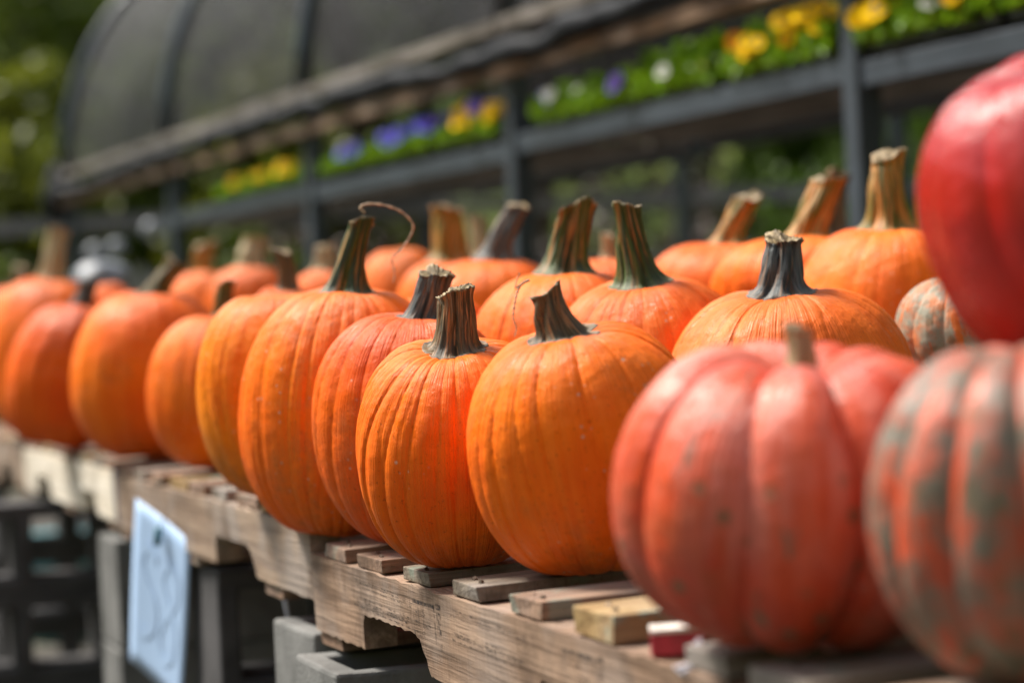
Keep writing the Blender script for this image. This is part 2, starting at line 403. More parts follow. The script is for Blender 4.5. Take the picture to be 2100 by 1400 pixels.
def crown_pts(seed, n, rx, ry, rz, clumps):
    r = np.random.RandomState(seed)
    cc = r.normal(size=(clumps, 3)); cc /= np.linalg.norm(cc, axis=1)[:, None]; cc *= r.uniform(0.25, 0.85, (clumps, 1)) * np.array([rx, ry, rz])
    k = r.randint(0, clumps, n); cr = r.uniform(0.22, 0.42, clumps)[k][:, None] * np.array([rx, ry, rz])
    q = r.normal(size=(n, 3)); q /= np.linalg.norm(q, axis=1)[:, None]; q *= r.uniform(0.5, 1.0, (n, 1))
    return cc[k] + q * cr
def tree(x, y, h, r, kind, label, seed, n=5200, leaf=0.17, group='trees behind the nursery'):
    t = empty('tree', (x, y, 0.003)); tag(t, label, 'tree', group)
    m = MB(); rr = random.Random(seed)
    m.tube([(0, 0, -0.3), (0.05, 0, h * 0.25), (0.1 * r, 0.03, h * 0.55), (0.02, 0, h * 0.85)], 1, 9, [0.035 * h, 0.028 * h, 0.018 * h, 0.006 * h])
    for k in range(6):
        a = rr.uniform(0, 6.28); z0 = h * rr.uniform(0.25, 0.6)
        m.tube([(0.03, 0, z0), (math.cos(a) * r * 0.35, math.sin(a) * r * 0.35, z0 + h * 0.1), (math.cos(a) * r * 0.75, math.sin(a) * r * 0.75, z0 + h * 0.2)], 1, 6, [0.014 * h, 0.009 * h, 0.003 * h])
    m.build('trunk', M_['bark'], t, True)
    p = crown_pts(seed, n, r, r, h * 0.42, 26); p[:, 2] += h * 0.60
    p = p[p[:, 2] > h * 0.08]
    link('crown', leaf_mesh('crown', p, leaf, LF[kind], seed), t)
def shrub(x, y, h, r, kind, label, seed, n=1500, leaf=0.07, group=None, z=0.003):
    t = empty('shrub', (x, y, z)); tag(t, label, 'shrub', group)
    p = crown_pts(seed, n, r, r, h * 0.48, 14); p[:, 2] += h * 0.5; p[:, 2] = np.clip(p[:, 2], 0.02, None)
    link('foliage', leaf_mesh('foliage', p, leaf, LF[kind], seed), t)
    m = MB(); rr = random.Random(seed)
    for k in range(5):
        a = rr.uniform(0, 6.28); m.tube([(0, 0, -0.02), (math.cos(a) * r * 0.3, math.sin(a) * r * 0.3, h * 0.4), (math.cos(a) * r * 0.6, math.sin(a) * r * 0.6, h * 0.75)], 0.012, 5)
    m.build('stem', M_['bark'], t)

def W(px, y): return (px - 1050) / FPX * y
for (px, y, h, r, kind, lab, sd) in [
    (-60, 19, 3.4, 1.2, 'yg', 'yellow-green leafy tree at the left edge of the picture, left of the hoop tunnel', 11),
    (90, 17.5, 2.75, 0.75, 'yg', 'small yellow-green tree just left of the end of the hoop tunnel', 12),
    (330, 21, 3.3, 1.2, 'mid', 'mid green tree seen through the far end of the shade cloth', 13),
    (620, 20, 3.1, 1.1, 'yg', 'yellow-green tree showing below the tunnel beam beside the third post', 14),
    (-120, 27, 8.0, 2.4, 'mid', 'tall mid green tree at the far left corner behind the yellow-green ones', 15),
    (260, 28, 8.5, 2.6, 'mid', 'tall mid green tree rising behind the end arch of the tunnel', 16),
    (700, 27, 8, 2.4, 'dark', 'tall dark tree behind the middle of the shade cloth', 17),
    (1100, 26, 8, 2.4, 'dark', 'dark tree behind the middle tunnel post', 18),
    (1420, 22, 7, 2.0, 'plum', 'plum leaved tree behind the flower shelf right of the middle post', 19),
    (1700, 21, 3.1, 0.9, 'bright', 'bright green tree seen under the shelf left of the nearest post', 20),
    (1950, 20, 3.6, 1.0, 'bright', 'bright green tree seen between the nearest post and the red squash', 21),
    (1850, 27, 8, 2.6, 'dark', 'dark tree behind the bright green ones at right', 22),
    (2250, 25, 8, 2.6, 'dark', 'dark tree past the right edge of the flower shelf', 23),
]: tree(W(px, y), y, h, r, kind, lab, sd)

# ------------------------------------------------------------------ hoop tunnel with flower shelf
TH2 = math.atan(2100 / FPX)
D2 = Vector((-math.sin(TH2), math.cos(TH2))); P2 = Vector((0.74, 4.96))
# local: x along the tunnel away from the camera, y towards the aisle side (negative = inward), z up
tun = empty('hoop_tunnel', (P2.x, P2.y, 0), (0, 0, math.atan2(D2.y, D2.x)))
tag(tun, 'hoop tunnel of grey posts under dark shade cloth above a flower shelf', 'hoop tunnel')
BAY = 1.79; A0, A1 = -3.6, 7.26; RAD = 1.16; Zb = HC + 0.83
def inward(l): return -l        # local y of a point l metres inward (away from the aisle)
posts = [-3.58, -1.79, 0, 1.79, 3.55, 5.35, 7.22]
for k, a in enumerate(posts):
    for l in (0, 2 * RAD):
        wd = 0.030 if k < 6 else 0.024
        m = MB(); m.box(a - wd, a + wd, inward(l) - wd, inward(l) + wd, 0, Zb - 0.08)
        m.build('post', M_['steel'], tun, bevel=0.006)
def arch(a, rad, n=24, z0=Zb):
    return [(a, inward(RAD) + RAD / RAD * rad * math.cos(math.pi * i / n), z0 + rad * math.sin(math.pi * i / n) * 1.02) for i in range(n + 1)]
hoops = posts + []
for a in hoops:
    m = MB(); m.tube(arch(a, RAD + 0.03), 0.030, 8); m.build('hoop', M_['dsteel'], tun, True)
# shade cloth
na, nn = 110, 40; cv = []
for i in range(na + 1):
    a = A0 + (A1 - A0) * i / na
    dmin = min(abs(a - p) for p in posts)
    for j in range(nn + 1):
        rad = RAD + 0.012 - 0.03 * min(1, dmin / 0.9) * math.sin(math.pi * j / nn)
        cv.append((a, inward(RAD) + rad * math.cos(math.pi * j / nn), Zb + rad * math.sin(math.pi * j / nn) * 1.02))
idx = np.arange((na + 1) * (nn + 1)).reshape(na + 1, nn + 1)
cf = np.stack([idx[:-1, :-1], idx[1:, :-1], idx[1:, 1:], idx[:-1, 1:]], -1).reshape(-1, 4)
link('shade_cloth', new_mesh('shade_cloth', cv, cf, [M_['cloth']], True), tun)
# timbers and rolled netting along both sides
for l, sgn in ((0, 1), (2 * RAD, -1)):
    yy = inward(l)
    for k in range(len(posts) - 1 if l == 0 else 0):
        m = MB(); m.box(posts[k] + 0.003, posts[k + 1] - 0.003, yy + sgn * 0.032, yy + sgn * 0.07, HC + 0.672, HC + 0.715, 0.003, 6); m.build('timber_rail', M_['beam'], tun, bevel=0.004)
        m = MB(); m.box(posts[k] + 0.003, posts[k + 1] - 0.003, yy + sgn * 0.030, yy + sgn * 0.055, HC + 0.80, HC + 0.835, 0.003, 6); m.build('batten', M_['batten'], tun, bevel=0.003)
    pts = []; rr_ = []
    for i in range(220):
        a = A0 + (A1 + 0.12 - A0) * i / 219
        sg_ = 0.85 * (sg_ if i else 0) + rnd.uniform(-0.006, 0.006); sag = 0.016 * math.sin(a * 1.9 + math.sin(a * 0.7) * 2) + sg_
        pts.append((a, yy + sgn * (0.075 + 0.012 * math.sin(a * 17)), HC + 0.745 + sag)); rr_.append(0.030 + 0.5 * sg_)
    m = MB(); m.tube(pts, 1, 9, rr_); m.build('netting_roll', M_['blackplastic'], tun, True)
# end sheet bundle at the tunnel's far corner
m = MB(); m.tube([(A1 + 0.05, 0.05, HC + 0.60), (A1 + 0.08, 0.04, HC + 0.72), (A1 + 0.02, 0.03, HC + 0.86)], 1, 9, [0.05, 0.085, 0.05]); m.build('netting_bundle', M_['blackplastic'], tun, True)
# shelf: rails and boards
SH = HC + 0.515
for k in range(len(posts) - 1):
    if k == 5: sx0, sx1 = posts[5] + 0.05, posts[5] + 0.5
    else: sx0, sx1 = posts[k] + 0.033, posts[k + 1] - 0.033
    dz = -0.010 if k % 2 else 0.004
    m = MB(); m.box(sx0, sx1, inward(0) - 0.012, inward(0) + 0.020, SH - 0.052 + dz, SH + dz, 0.001, 6); m.build('shelf_rail', M_['steel'], tun, bevel=0.004)
    m = MB(); m.box(sx0, sx1, inward(0.58), inward(0.55), SH - 0.05 + dz, SH + dz); m.build('shelf_rail', M_['steel'], tun)
    for q in range(4):
        y1 = inward(0.015 + q * 0.135)
        m = MB(); m.box(sx0, sx1, y1 - 0.12, y1, SH - 0.022 + dz, SH - 0.003 + dz, 0.001, 2); m.build('shelf_board', M_['batten'], tun)
# trays of pansies
FCOL = {'yellow': (0.88, 0.55, 0.002), 'orange': (0.80, 0.30, 0.005), 'blue': (0.10, 0.09, 0.62), 'violet': (0.09, 0.05, 0.30), 'white': (0.75, 0.78, 0.66), 'lilac': (0.45, 0.48, 0.70), 'cream': (0.75, 0.72, 0.25)}
FM = {k: plain('petal_' + k, v, 0.8, 0.12, 30, 0.1, spec=0.1) for k, v in FCOL.items()}
FM['eye'] = plain('petal_eye', (0.05, 0.015, 0.02), 0.6)
def flower_mesh(col):
    V = []; F = []; mi = []
    def petal(ang, ln, wd, lift):
        b = len(V); ca, sa = math.cos(ang), math.sin(ang)
        for (u, v_) in ((0.002, 0), (ln * .4, wd * .42), (ln * .8, wd * .5), (ln, 0), (ln * .8, -wd * .5), (ln * .4, -wd * .42)):
            V.append((u * ca - v_ * sa, u * sa + v_ * ca, lift + 0.15 * u * (1 + math.sin(u * 300) * .2)))
        F.append(tuple(range(b, b + 6))); mi.append(0)
    for a, ln, wd, lf in ((90 + 38, .027, .028, 0), (90 - 38, .027, .028, .001), (180 + 5, .025, .026, .002), (-5, .025, .026, .003), (270, .026, .034, .004)): petal(math.radians(a), ln, wd, lf)
    b = len(V)
    for k in range(8): V.append((0.008 * math.cos(k * .785), 0.008 * math.sin(k * .785), 0.0075))
    F.append(tuple(range(b, b + 8))); mi.append(1)
    me = new_mesh('flower', V, F, [FM[col], FM['eye']]); me.polygons.foreach_set('material_index', mi); return me
FME = {k: flower_mesh(k) for k in FCOL}
def a_of(px): return (14030 / (px + 1050) - 4.96) / 0.921
flowers = []
def fl(px, py, col, n, sx=22, sy=18):
    for i in range(int(n * 2)): flowers.append((a_of(px + rnd.uniform(-sx, sx)), (yh(px) - py + rnd.uniform(-sy, sy)) / (FPX / (14030 / (px + 1050))) - 0.53, col))
fl(1835, 12, 'yellow', 5, 28, 12); fl(2000, 10, 'yellow', 3, 20, 10); fl(2010, 20, 'orange', 2); fl(1960, 30, 'white', 1); fl(2300, 10, 'violet', 4, 60)
fl(1690, 35, 'yellow', 9, 40, 22); fl(1665, 60, 'orange', 3, 20, 10); fl(1600, 85, 'yellow', 8, 36, 16); fl(1570, 85, 'orange', 3, 12, 10)
fl(1460, 128, 'cream', 5, 26, 14); fl(1475, 130, 'white', 3, 18, 10); fl(1403, 148, 'white', 3, 12, 12); fl(1318, 152, 'violet', 3, 14, 12)
fl(1178, 185, 'white', 2, 12, 8); fl(1170, 190, 'lilac', 2, 14, 8)
fl(985, 232, 'yellow', 7, 24, 18); fl(1042, 218, 'yellow', 5, 16, 14); fl(1012, 208, 'violet', 3, 12, 8); fl(890, 255, 'blue', 7, 24, 14); fl(930, 240, 'violet', 2, 10, 8)
fl(845, 280, 'blue', 4, 16, 12); fl(752, 303, 'blue', 4, 16, 12)
fl(612, 345, 'yellow', 5, 20, 12); fl(568, 365, 'yellow', 3, 14, 10); fl(505, 420, 'yellow', 2, 10, 6)
trays = [(-2.7, 'flat of leafy pansies past the right edge, on the near bay'),
 (-1.56, 'flat of violet pansies at the right end of the shelf'), (-1.04, 'green flat with few orange and yellow flowers, second right of the nearest post'),
 (-0.52, 'flat with yellow pansies directly right of the nearest post'),
 (0.06, 'flat with the tallest yellow pansies directly left of the nearest post'), (0.60, 'flat with cream and white pansies beside the tall yellow ones'), (1.12, 'flat of green leaves with one white flower, right of the middle post'),
 (1.85, 'flat of bright yellow pansies directly left of the middle post'), (2.38, 'flat of blue pansies between the middle post and the third post'), (2.91, 'flat of small leaves with few blue flowers, right of the third post'),
 (3.62, 'flat of small yellow pansies directly left of the third post'), (4.15, 'dim flat of low leaves with the farthest yellow flowers')]
used = set()
for ti, (a0, lab) in enumerate(trays):
    tr = empty('flower_tray', (0, 0, 0)); tag(tr, lab, 'flower tray', 'flats of pansies on the tunnel shelf')
    c, s_ = D2.x, D2.y
    x0, y0 = a0 + 0.25, inward(0.135)
    tr.location = (P2.x + c * x0 - s_ * y0, P2.y + s_ * x0 + c * y0, SH + 0.006); tr.rotation_euler = (0, 0, math.atan2(s_, c))
    m = MB(); hl, hw = 0.245, 0.145
    m.box(-hl, hl, -hw, hw, 0, 0.008); m.box(-hl, hl, -hw, -hw + 0.006, 0.0085, 0.055); m.box(-hl, hl, hw - 0.006, hw, 0.0085, 0.055)
    m.box(-hl, -hl + 0.006, -hw + 0.0065, hw - 0.0065, 0.0085, 0.055); m.box(hl - 0.006, hl, -hw + 0.0065, hw - 0.0065, 0.0085, 0.055)
    m.build('tray', M_['traypl'], tr)
    m = MB(); m.box(-hl + 0.0065, hl - 0.0065, -hw + 0.0065, hw - 0.0065, 0.0085, 0.045, 0, 3); m.build('soil', M_['soil'], tr)
    r = np.random.RandomState(100 + ti); n = 3400 if a0 < 1.8 else 2600
    tall = 0.105 if a0 < -0.1 else (0.10 if a0 < 0.9 else (0.075 if a0 < 2.6 else 0.055))
    px_ = r.uniform(-hl, hl, n); py_ = hw + 0.02 - 0.27 * r.uniform(0, 1, n) ** 1.6
    hh = np.where(py_ > hw - 0.01, 0.022, 0.04) + tall * r.uniform(0, 1, n) * (0.55 + 0.45 * np.sin(px_ * 38 + ti) * np.cos(py_ * 30))
    link('foliage', leaf_mesh('foliage', np.stack([px_, py_, hh], 1), 0.030, LF['flat'], 200 + ti, 0.2, 0.7), tr)
    for fi, (fa, fh, col) in enumerate(flowers):
        if fi in used: continue
        if a0 - 0.02 <= fa < a0 + 0.54:
            used.add(fi)
            o = link('flower', FME[col], tr, (min(max(fa - x0, -hl), hl), rnd.uniform(hw - 0.04, hw + 0.045), max(fh - 0.006, 0.06)),
                     (math.radians(rnd.uniform(-75, -25)), 0, math.radians(180 + 65 + rnd.uniform(-40, 40))))
            o.rotation_euler = (-math.radians(rnd.uniform(35, 75)), 0, math.radians(rnd.uniform(5, 70)))
            sc = rnd.uniform(0.70, 1.0) * (0.72 if col in ('white', 'cream', 'lilac') else 1); o.scale = (sc, sc, sc)

# grey rail fence crossing behind
fy = 12.4
fe = empty('rail_fence', (0, fy, 0)); tag(fe, 'low grey rail fence crossing behind the pumpkin stems', 'fence')
x = -3.0
while x < 5:
    m = MB(); m.box(x - 0.035, x + 0.035, -0.035, 0.035, 0, HC + 0.62); m.build('post', M_['steel'], fe); x += 2.6
for (h0, h1) in ((0.58, 0.655), (0.28, 0.33)):
    x = -3.0
    while x < 4.9:
        m = MB(); m.box(x + 0.002, x + 2.598, -0.065, -0.037, HC + h0, HC + h1, 0.002, 3); m.build('rail', M_['fence'], fe); x += 2.6
# shrubs behind
for i, (px, y, h, r, kind, lab) in enumerate([
    (1180, 14.5, 1.9, 0.75, 'plum', 'plum coloured shrub behind the middle post'), (1500, 14.2, 1.8, 0.7, 'plum', 'plum coloured shrub behind the rail between middle and nearest post'),
    (1330, 15.6, 2.2, 0.8, 'dark', 'dark green shrub between the two plum shrubs'), (1650, 15, 2.2, 0.7, 'bright', 'green shrub left of the nearest post, under the shelf'),
    (1930, 14, 2.2, 0.6, 'bright', 'bright green shrub right of the nearest post'), (850, 14.5, 1.8, 0.8, 'dark', 'dark shrub behind the rail left of the middle post'),
    (560, 15.5, 2.0, 0.8, 'mid', 'green shrub behind the third post'), (310, 15, 1.55, 0.6, 'grey', 'greyish shrub under the far corner of the tunnel'), (60, 15.4, 1.9, 0.8, 'mid', 'mid green shrub low at the left edge'),
    (-150, 15, 1.8, 0.8, 'mid', 'mid green shrub past the left edge'), (700, 15.8, 2.1, 0.8, 'plum', 'reddish dark shrub behind the third post'), (1000, 16, 2.2, 0.8, 'plum', 'reddish dark shrub behind the middle post, set farther back'),
    (1780, 16, 2.0, 0.8, 'dark', 'dark shrub directly behind the nearest post'), (2150, 15.5, 2.2, 0.8, 'mid', 'mid green shrub hidden behind the red squash')]):
    shrub(W(px, y), y, h, r, kind, lab, 50 + i, group='shrubs behind the rail fence')

# pale plastic bundles behind the far pallets
def blob(name, px, py, s, w, h, mat, label, cat, seed, floor=0.0, lump=0.16):
    r = np.random.RandomState(seed); nu, nv = 40, 20; V = []
    ph = r.uniform(0, 6.28, 8)
    for j in range(nv + 1):
        v = math.pi * j / nv
        for i in range(nu):
            u = 2 * math.pi * i / nu
            k = 1 + lump * (0.5 * math.sin(3 * u + ph[0]) * math.sin(v) + 0.35 * math.sin(5 * u + 4 * v + ph[1]) + 0.25 * math.sin(9 * u - 5 * v + ph[2]))
            V.append((w / 2 * math.sin(v) ** .7 * math.cos(u) * k, w / 2 * math.sin(v) ** .7 * math.sin(u) * k, h * (0.5 + 0.5 * math.cos(v))))
    F = np.array([(j * nu + i, j * nu + (i + 1) % nu, (j + 1) * nu + (i + 1) % nu, (j + 1) * nu + i) for j in range(nv) for i in range(nu)])
    p = spot(px, s); top = HC + rel_h(px, py, s)
    return tag(link(name, new_mesh(name, V, F, [mat], True), None, (p.x, p.y, top - h)), label, cat)

# ------------------------------------------------------------------ pallets and blocks
ROT1 = -(math.pi / 2 - TH)      # local x runs along the row towards the camera, local y inward
def stringer_poly(L, n1, n2, seed, hgt=0.089, jag=0.0015):
    r = random.Random(seed); P = []
    def seg(a, b, n):
        for i in range(n):
            f = i / n; P.append((a[0] + (b[0] - a[0]) * f + r.uniform(-jag, jag) * .6, a[1] + (b[1] - a[1]) * f + r.uniform(-jag, jag)))
    top = [(0, 0), (L, 0)]
    seg((L, 0), (0, 0), 60)
    seg((0, 0), (0, -hgt), 6)
    def notch(x0, x1):
        d = 0.040; c = 0.030
        pts = [(x0, -hgt), (x0 + 0.002, -hgt + d * 0.75), (x0 + 0.012, -hgt + d)]
        pts2 = [(x1 - c - 0.02, -hgt + d), (x1 - c, -hgt + d * 0.85), (x1 - c * .35, -hgt + d * 0.42), (x1 - 0.004, -hgt + 0.004), (x1 + 0.012, -hgt)]
        for a, b in zip(pts, pts[1:]): seg(a, b, 4)
        seg(pts[-1], pts2[0], 16)
        for a, b in zip(pts2, pts2[1:]): seg(a, b, 4)
        return pts2[-1]
    seg((0, -hgt), (n1[0], -hgt), 14); e = notch(*n1)
    seg(e, (n2[0], -hgt), 20); e = notch(*n2)
    seg(e, (L, -hgt), 14); seg((L, -hgt), (L, 0), 6)
    return P
def pallet(label, t_far, top, L, n1, n2, slats, smat, smats, seed, depth=1.0, l0=0.0, bottoms=((0.0, 0.10), (0.555, 0.66), (1.10, 1.20)), st=0.017, endmat=None, nails=True, tilt=TILT):
    p = row(t_far, l0)
    e = empty('pallet', (p.x, p.y, HC + top)); e.rotation_euler = Euler((tilt, 0, ROT1), 'XYZ')
    # rotate about the row axis first, then turn into the row
    e.rotation_euler = (Matrix.Rotation(ROT1, 4, 'Z') @ Matrix.Rotation(tilt, 4, 'X')).to_euler()
    tag(e, label, 'pallet', 'pallets carrying the pumpkins')
    for k, b in enumerate((0.0, depth / 2 - 0.019, depth - 0.038)):
        m = MB(); m.prism(stringer_poly(L, n1, n2, seed + k), b, b + 0.038)
        o = m.build('stringer', smat, e)
        if k == 0 and seed == 1: front = o
    for i, (x0, x1, th, mk) in enumerate(slats):
        m = MB(); r = random.Random(seed * 50 + i)
        w_ = x1 - x0; off = r.uniform(0.001, 0.005); sk = r.uniform(-0.004, 0.004)
        nseg = 14; b0 = len(m.v)
        # board running inward with uneven edges
        for j in range(nseg + 1):
            y = off + (depth - 0.004 - off) * j / nseg
            for (x, z) in ((x0, 0.0015), (x1, 0.0015), (x1, th), (x0, th)):
                m.v.append((x + sk * j / nseg + r.uniform(-.0008, .0008), y + (r.uniform(-.002, .002) if j == 0 else 0), z + r.uniform(-.0006, .0006)))
        for j in range(nseg):
            for k in range(4):
                a_ = b0 + 4 * j; m.f.append((a_ + k, a_ + (k + 1) % 4, a_ + 4 + (k + 1) % 4, a_ + 4 + k))
        m.f.append((b0, b0 + 3, b0 + 2, b0 + 1)); q = b0 + 4 * nseg; m.f.append((q, q + 1, q + 2, q + 3))
        o = m.build('deck_board', M_[mk], e, bevel=0.0012)
        if nails:
            for (nx_, ny_) in ((x0 + w_ * 0.3, 0.022), (x0 + w_ * 0.7, 0.014)):
                m = MB(); m.tube([(nx_, ny_ + r.uniform(-.004, .004), th - 0.001), (nx_ + 0.0002, ny_, th + 0.0003)], 0.0036, 8); m.build('nail', M_['nail'], o)
    for (x0, x1) in bottoms:
        if x1 > L: x1 = L
        m = MB(); m.box(x0, x1, 0.004, depth - 0.004, -0.089 - 0.0165, -0.0905, 0.0015, 1); m.build('bottom_board', M_['slat'], e, bevel=0.001)
    return e
# the near pallet, whose stringer carries the stamps
TF = 0.471
sl = []
for t, w_, th, mk in ((0.412, 0.098, 0.017, 'slat'), (0.266, 0.098, 0.016, 'slat'), (0.092, 0.092, 0.016, 'slatg'), (-0.083, 0.083, 0.017, 'slatg'), (-0.260, 0.081, 0.018, 'slat'), (-0.433, 0.090, 0.025, 'slaty'), (-0.665, 0.075, 0.017, 'slatg')):
    sl.append((TF - t, TF - t + w_, th, mk))
near = pallet('brown pallet with inked stamps on its side under the two sharpest pumpkins', TF, -0.2595, 1.22, (0.218, 0.470), (0.80, 1.05), sl, M_['stringer'], None, 1, 1.0)
# second pallet, a little higher, behind the sign
sl2 = [(0.01 + k * 0.158, 0.01 + k * 0.158 + (0.095 if k % 3 else 0.13), 0.017, ('slat', 'slatg', 'slat', 'slaty')[k % 4]) for k in range(8)]
mid = pallet('weathered pallet stepped slightly higher, with the pale blue sign hanging on it', 1.862, -0.226, 1.385, (0.25, 0.50), (0.82, 1.08), sl2, M_['stringer2'], None, 2, 1.0)
sl3 = [(0.01 + k * 0.135, 0.01 + k * 0.135 + 0.095, 0.016, ('slat', 'slat', 'slaty', 'slatg')[k % 4]) for k in range(9)]
far = pallet('bleached cream pallet at the far end of the row, left edge of the picture', 1.872 + 1.22, -0.221, 1.19, (0.18, 0.40), (0.82, 1.0), sl3, M_['white'], None, 3, 1.0, nails=False)
m = MB(); m.box(1.1905, 1.2120, 0.001, 0.039, -0.09, 0.001); m.build('end_block', M_['bluegrey'], far, bevel=0.002)
sl4 = [(0.02 + k * 0.15, 0.02 + k * 0.15 + 0.10, 0.017, ('slatg', 'slat')[k % 2]) for k in range(8)]
nearest = pallet('shaded pallet under the big coral red squash, lower right corner', -0.768, -0.2600, 1.22, (0.2, 0.44), (0.78, 1.02), sl4, M_['stringer'], None, 4, 1.0)
farther = pallet('last pallet of the row beyond the cream one, out past the left edge', 3.10 + 1.22, -0.221, 1.215, (0.2, 0.44), (0.78, 1.02), sl3, M_['stringer2'], None, 5, 1.0, nails=False)
# low risers at the back
def riser(label, t_far, base, l0, L, seed):
    return pallet(label, t_far, base + 0.1075 + TILT * l0, L, (0.2, 0.42), (0.75, 0.98), [(0.02 + k * 0.15, 0.12 + k * 0.15, 0.016, 'slat') for k in range(int(L / 0.15))], M_['stringer2'], None, seed, 0.6, l0, nails=False)
RIS = [(riser('small pallet raising the back row on the near pallet', 0.45, -0.2415, 0.60, 1.18, 6), -0.71, 0.45, 0.60, -0.2415),
       (riser('small pallet raising the back row on the weathered pallet', 1.85, -0.207, 0.42, 1.25, 7), 0.60, 1.85, 0.42, -0.207),
       (riser('small pallet raising the back row on the cream pallet', 3.05, -0.203, 0.42, 1.18, 8), 1.88, 3.05, 0.42, -0.203)]
def support(p):
    t, l = row_tl(p)
    for (_, a, b, l0, base) in RIS:
        if a <= t <= b and l0 - 0.02 < l < l0 + 0.64: return base + 0.1075 + 0.017 + TILT * l
    return deck_h(p)

# concrete blocks
def block_mesh(name, mat, rough=0.0, seed=0):
    xs = [0, 0.032, 0.179, 0.211, 0.358, 0.39]; ys = [0, 0.030, 0.160, 0.19]; h = 0.188; V = {}; L_ = []; F = []
    solid = lambda i, j: 0 <= i < 5 and 0 <= j < 3 and not (i in (1, 3) and j == 1)
    r = random.Random(seed)
    def vid(i, j, k):
        if (i, j, k) not in V:
            V[(i, j, k)] = len(L_); L_.append((xs[i] + r.uniform(-rough, rough), ys[j] + r.uniform(-rough, rough), k * h + r.uniform(-rough, rough)))
        return V[(i, j, k)]
    for i in range(5):
        for j in range(3):
            if not solid(i, j): continue
            F.append((vid(i, j, 1), vid(i + 1, j, 1), vid(i + 1, j + 1, 1), vid(i, j + 1, 1)))
            F.append((vid(i, j, 0), vid(i, j + 1, 0), vid(i + 1, j + 1, 0), vid(i + 1, j, 0)))
            for (di, dj, a, b) in ((-1, 0, (i, j + 1), (i, j)), (1, 0, (i + 1, j), (i + 1, j + 1)), (0, -1, (i, j), (i + 1, j)), (0, 1, (i + 1, j + 1), (i, j + 1))):
                if not solid(i + di, j + dj): F.append((vid(*a, 0), vid(*b, 0), vid(*b, 1), vid(*a, 1)))
    return new_mesh(name, L_, F, [mat])
BLK = {'light': block_mesh('concrete_block', M_['block'], 0.0015, 1), 'dark': block_mesh('concrete_block', M_['block_shaded'], 0.0015, 2)}
def block(t, l, z, kind, label, through=True, turn=0.0):
    """through: cells run along the row, 0.39 side inward; else cells upright"""
    p = row(t, l)
    o = link('concrete_block', BLK[kind])
    R = Matrix.Rotation(ROT1 + turn, 4, 'Z')
    if through: R = R @ Matrix(((0, 0, 1, 0), (1, 0, 0, 0), (0, 1, 0, 0), (0, 0, 0, 1)))       # block x -> inward, block z -> along the row, block y -> up
    else: R = R @ Matrix(((0, -1, 0, 0.19), (1, 0, 0, 0), (0, 0, 1, 0), (0, 0, 0, 1)))
    off = Vector((0, 0, 0)) if through else Matrix.Rotation(ROT1 + turn, 3, 'Z') @ Vector((0.19, 0, 0))
    R.translation = Vector((p.x, p.y, z)) + off
    o.matrix_world = R
    md = o.modifiers.new('edge', 'BEVEL'); md.width = 0.005; md.segments = 2; md.limit_method = 'ANGLE'
    tag(o, label, 'concrete block', 'concrete blocks under the pallets')
def stack(t, l, top, kind, where, through=True, hb=0.1905, n=3, turn=0.0):
    words = ['topmost', 'middle', 'lowest']
    for k in range(n):
        block(t + rnd.uniform(-.004, .004), l + rnd.uniform(-.006, .006), HC + top - (k + 1) * hb, kind, '%s %s concrete block of the stack %s' % (words[k] if n == 3 else ['upper', 'lower'][k], 'dark' if kind == 'dark' else 'grey', where), through, turn)
stack(0.425, -0.038, -0.3675, 'light', 'under the stamped pallet at its far end', False)
stack(0.655, -0.012, -0.352, 'light', 'under the near end of the weathered pallet', False, turn=0.03)
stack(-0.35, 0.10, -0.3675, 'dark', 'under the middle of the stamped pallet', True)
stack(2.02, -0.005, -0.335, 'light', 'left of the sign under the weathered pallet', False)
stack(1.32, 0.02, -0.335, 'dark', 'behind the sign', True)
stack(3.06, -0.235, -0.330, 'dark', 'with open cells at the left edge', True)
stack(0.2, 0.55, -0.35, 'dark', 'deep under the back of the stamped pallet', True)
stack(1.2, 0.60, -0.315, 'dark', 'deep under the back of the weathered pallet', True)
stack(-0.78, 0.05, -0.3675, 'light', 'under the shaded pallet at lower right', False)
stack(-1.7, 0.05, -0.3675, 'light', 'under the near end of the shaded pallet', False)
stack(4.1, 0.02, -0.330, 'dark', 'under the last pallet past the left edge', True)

# stamps, printed flat on the stringer's face
def decal_quads(name, quads, parent):
    V = []; F = []
    for (x0, z0, x1, z1, w_) in quads:
        d = Vector((x1 - x0, z1 - z0)); 
        if d.length < 1e-6: continue
        n_ = Vector((-d.y, d.x)).normalized() * w_ / 2; b = len(V)
        for (x, z) in ((x0 - n_.x, z0 - n_.y), (x1 - n_.x, z1 - n_.y), (x1 + n_.x, z1 + n_.y), (x0 + n_.x, z0 + n_.y)): V.append((x, -0.0004, z))
        F.append((b, b + 1, b + 2, b + 3))
    return tag(link(name, new_mesh(name, V, F, [M_['ink']]), parent), kind='stuff')
def text_on(parent, txt, x, z, size, rot=0.0, mat=None, y=-0.0004, flipx=False):
    cu = bpy.data.curves.new('lettering', 'FONT'); cu.body = txt; cu.size = size; cu.offset = 0.00005
    o = bpy.data.objects.new('tmp', cu); C.objects.link(o)
    dg = bpy.context.evaluated_depsgraph_get(); dg.update()
    me = bpy.data.meshes.new_from_object(o.evaluated_get(dg)); bpy.data.objects.remove(o)
    me.materials.clear(); me.materials.append(mat or M_['ink'])
    q = link('lettering', me, parent, (x, y, z)); q.rotation_euler = (math.pi / 2, rot, 0); return q
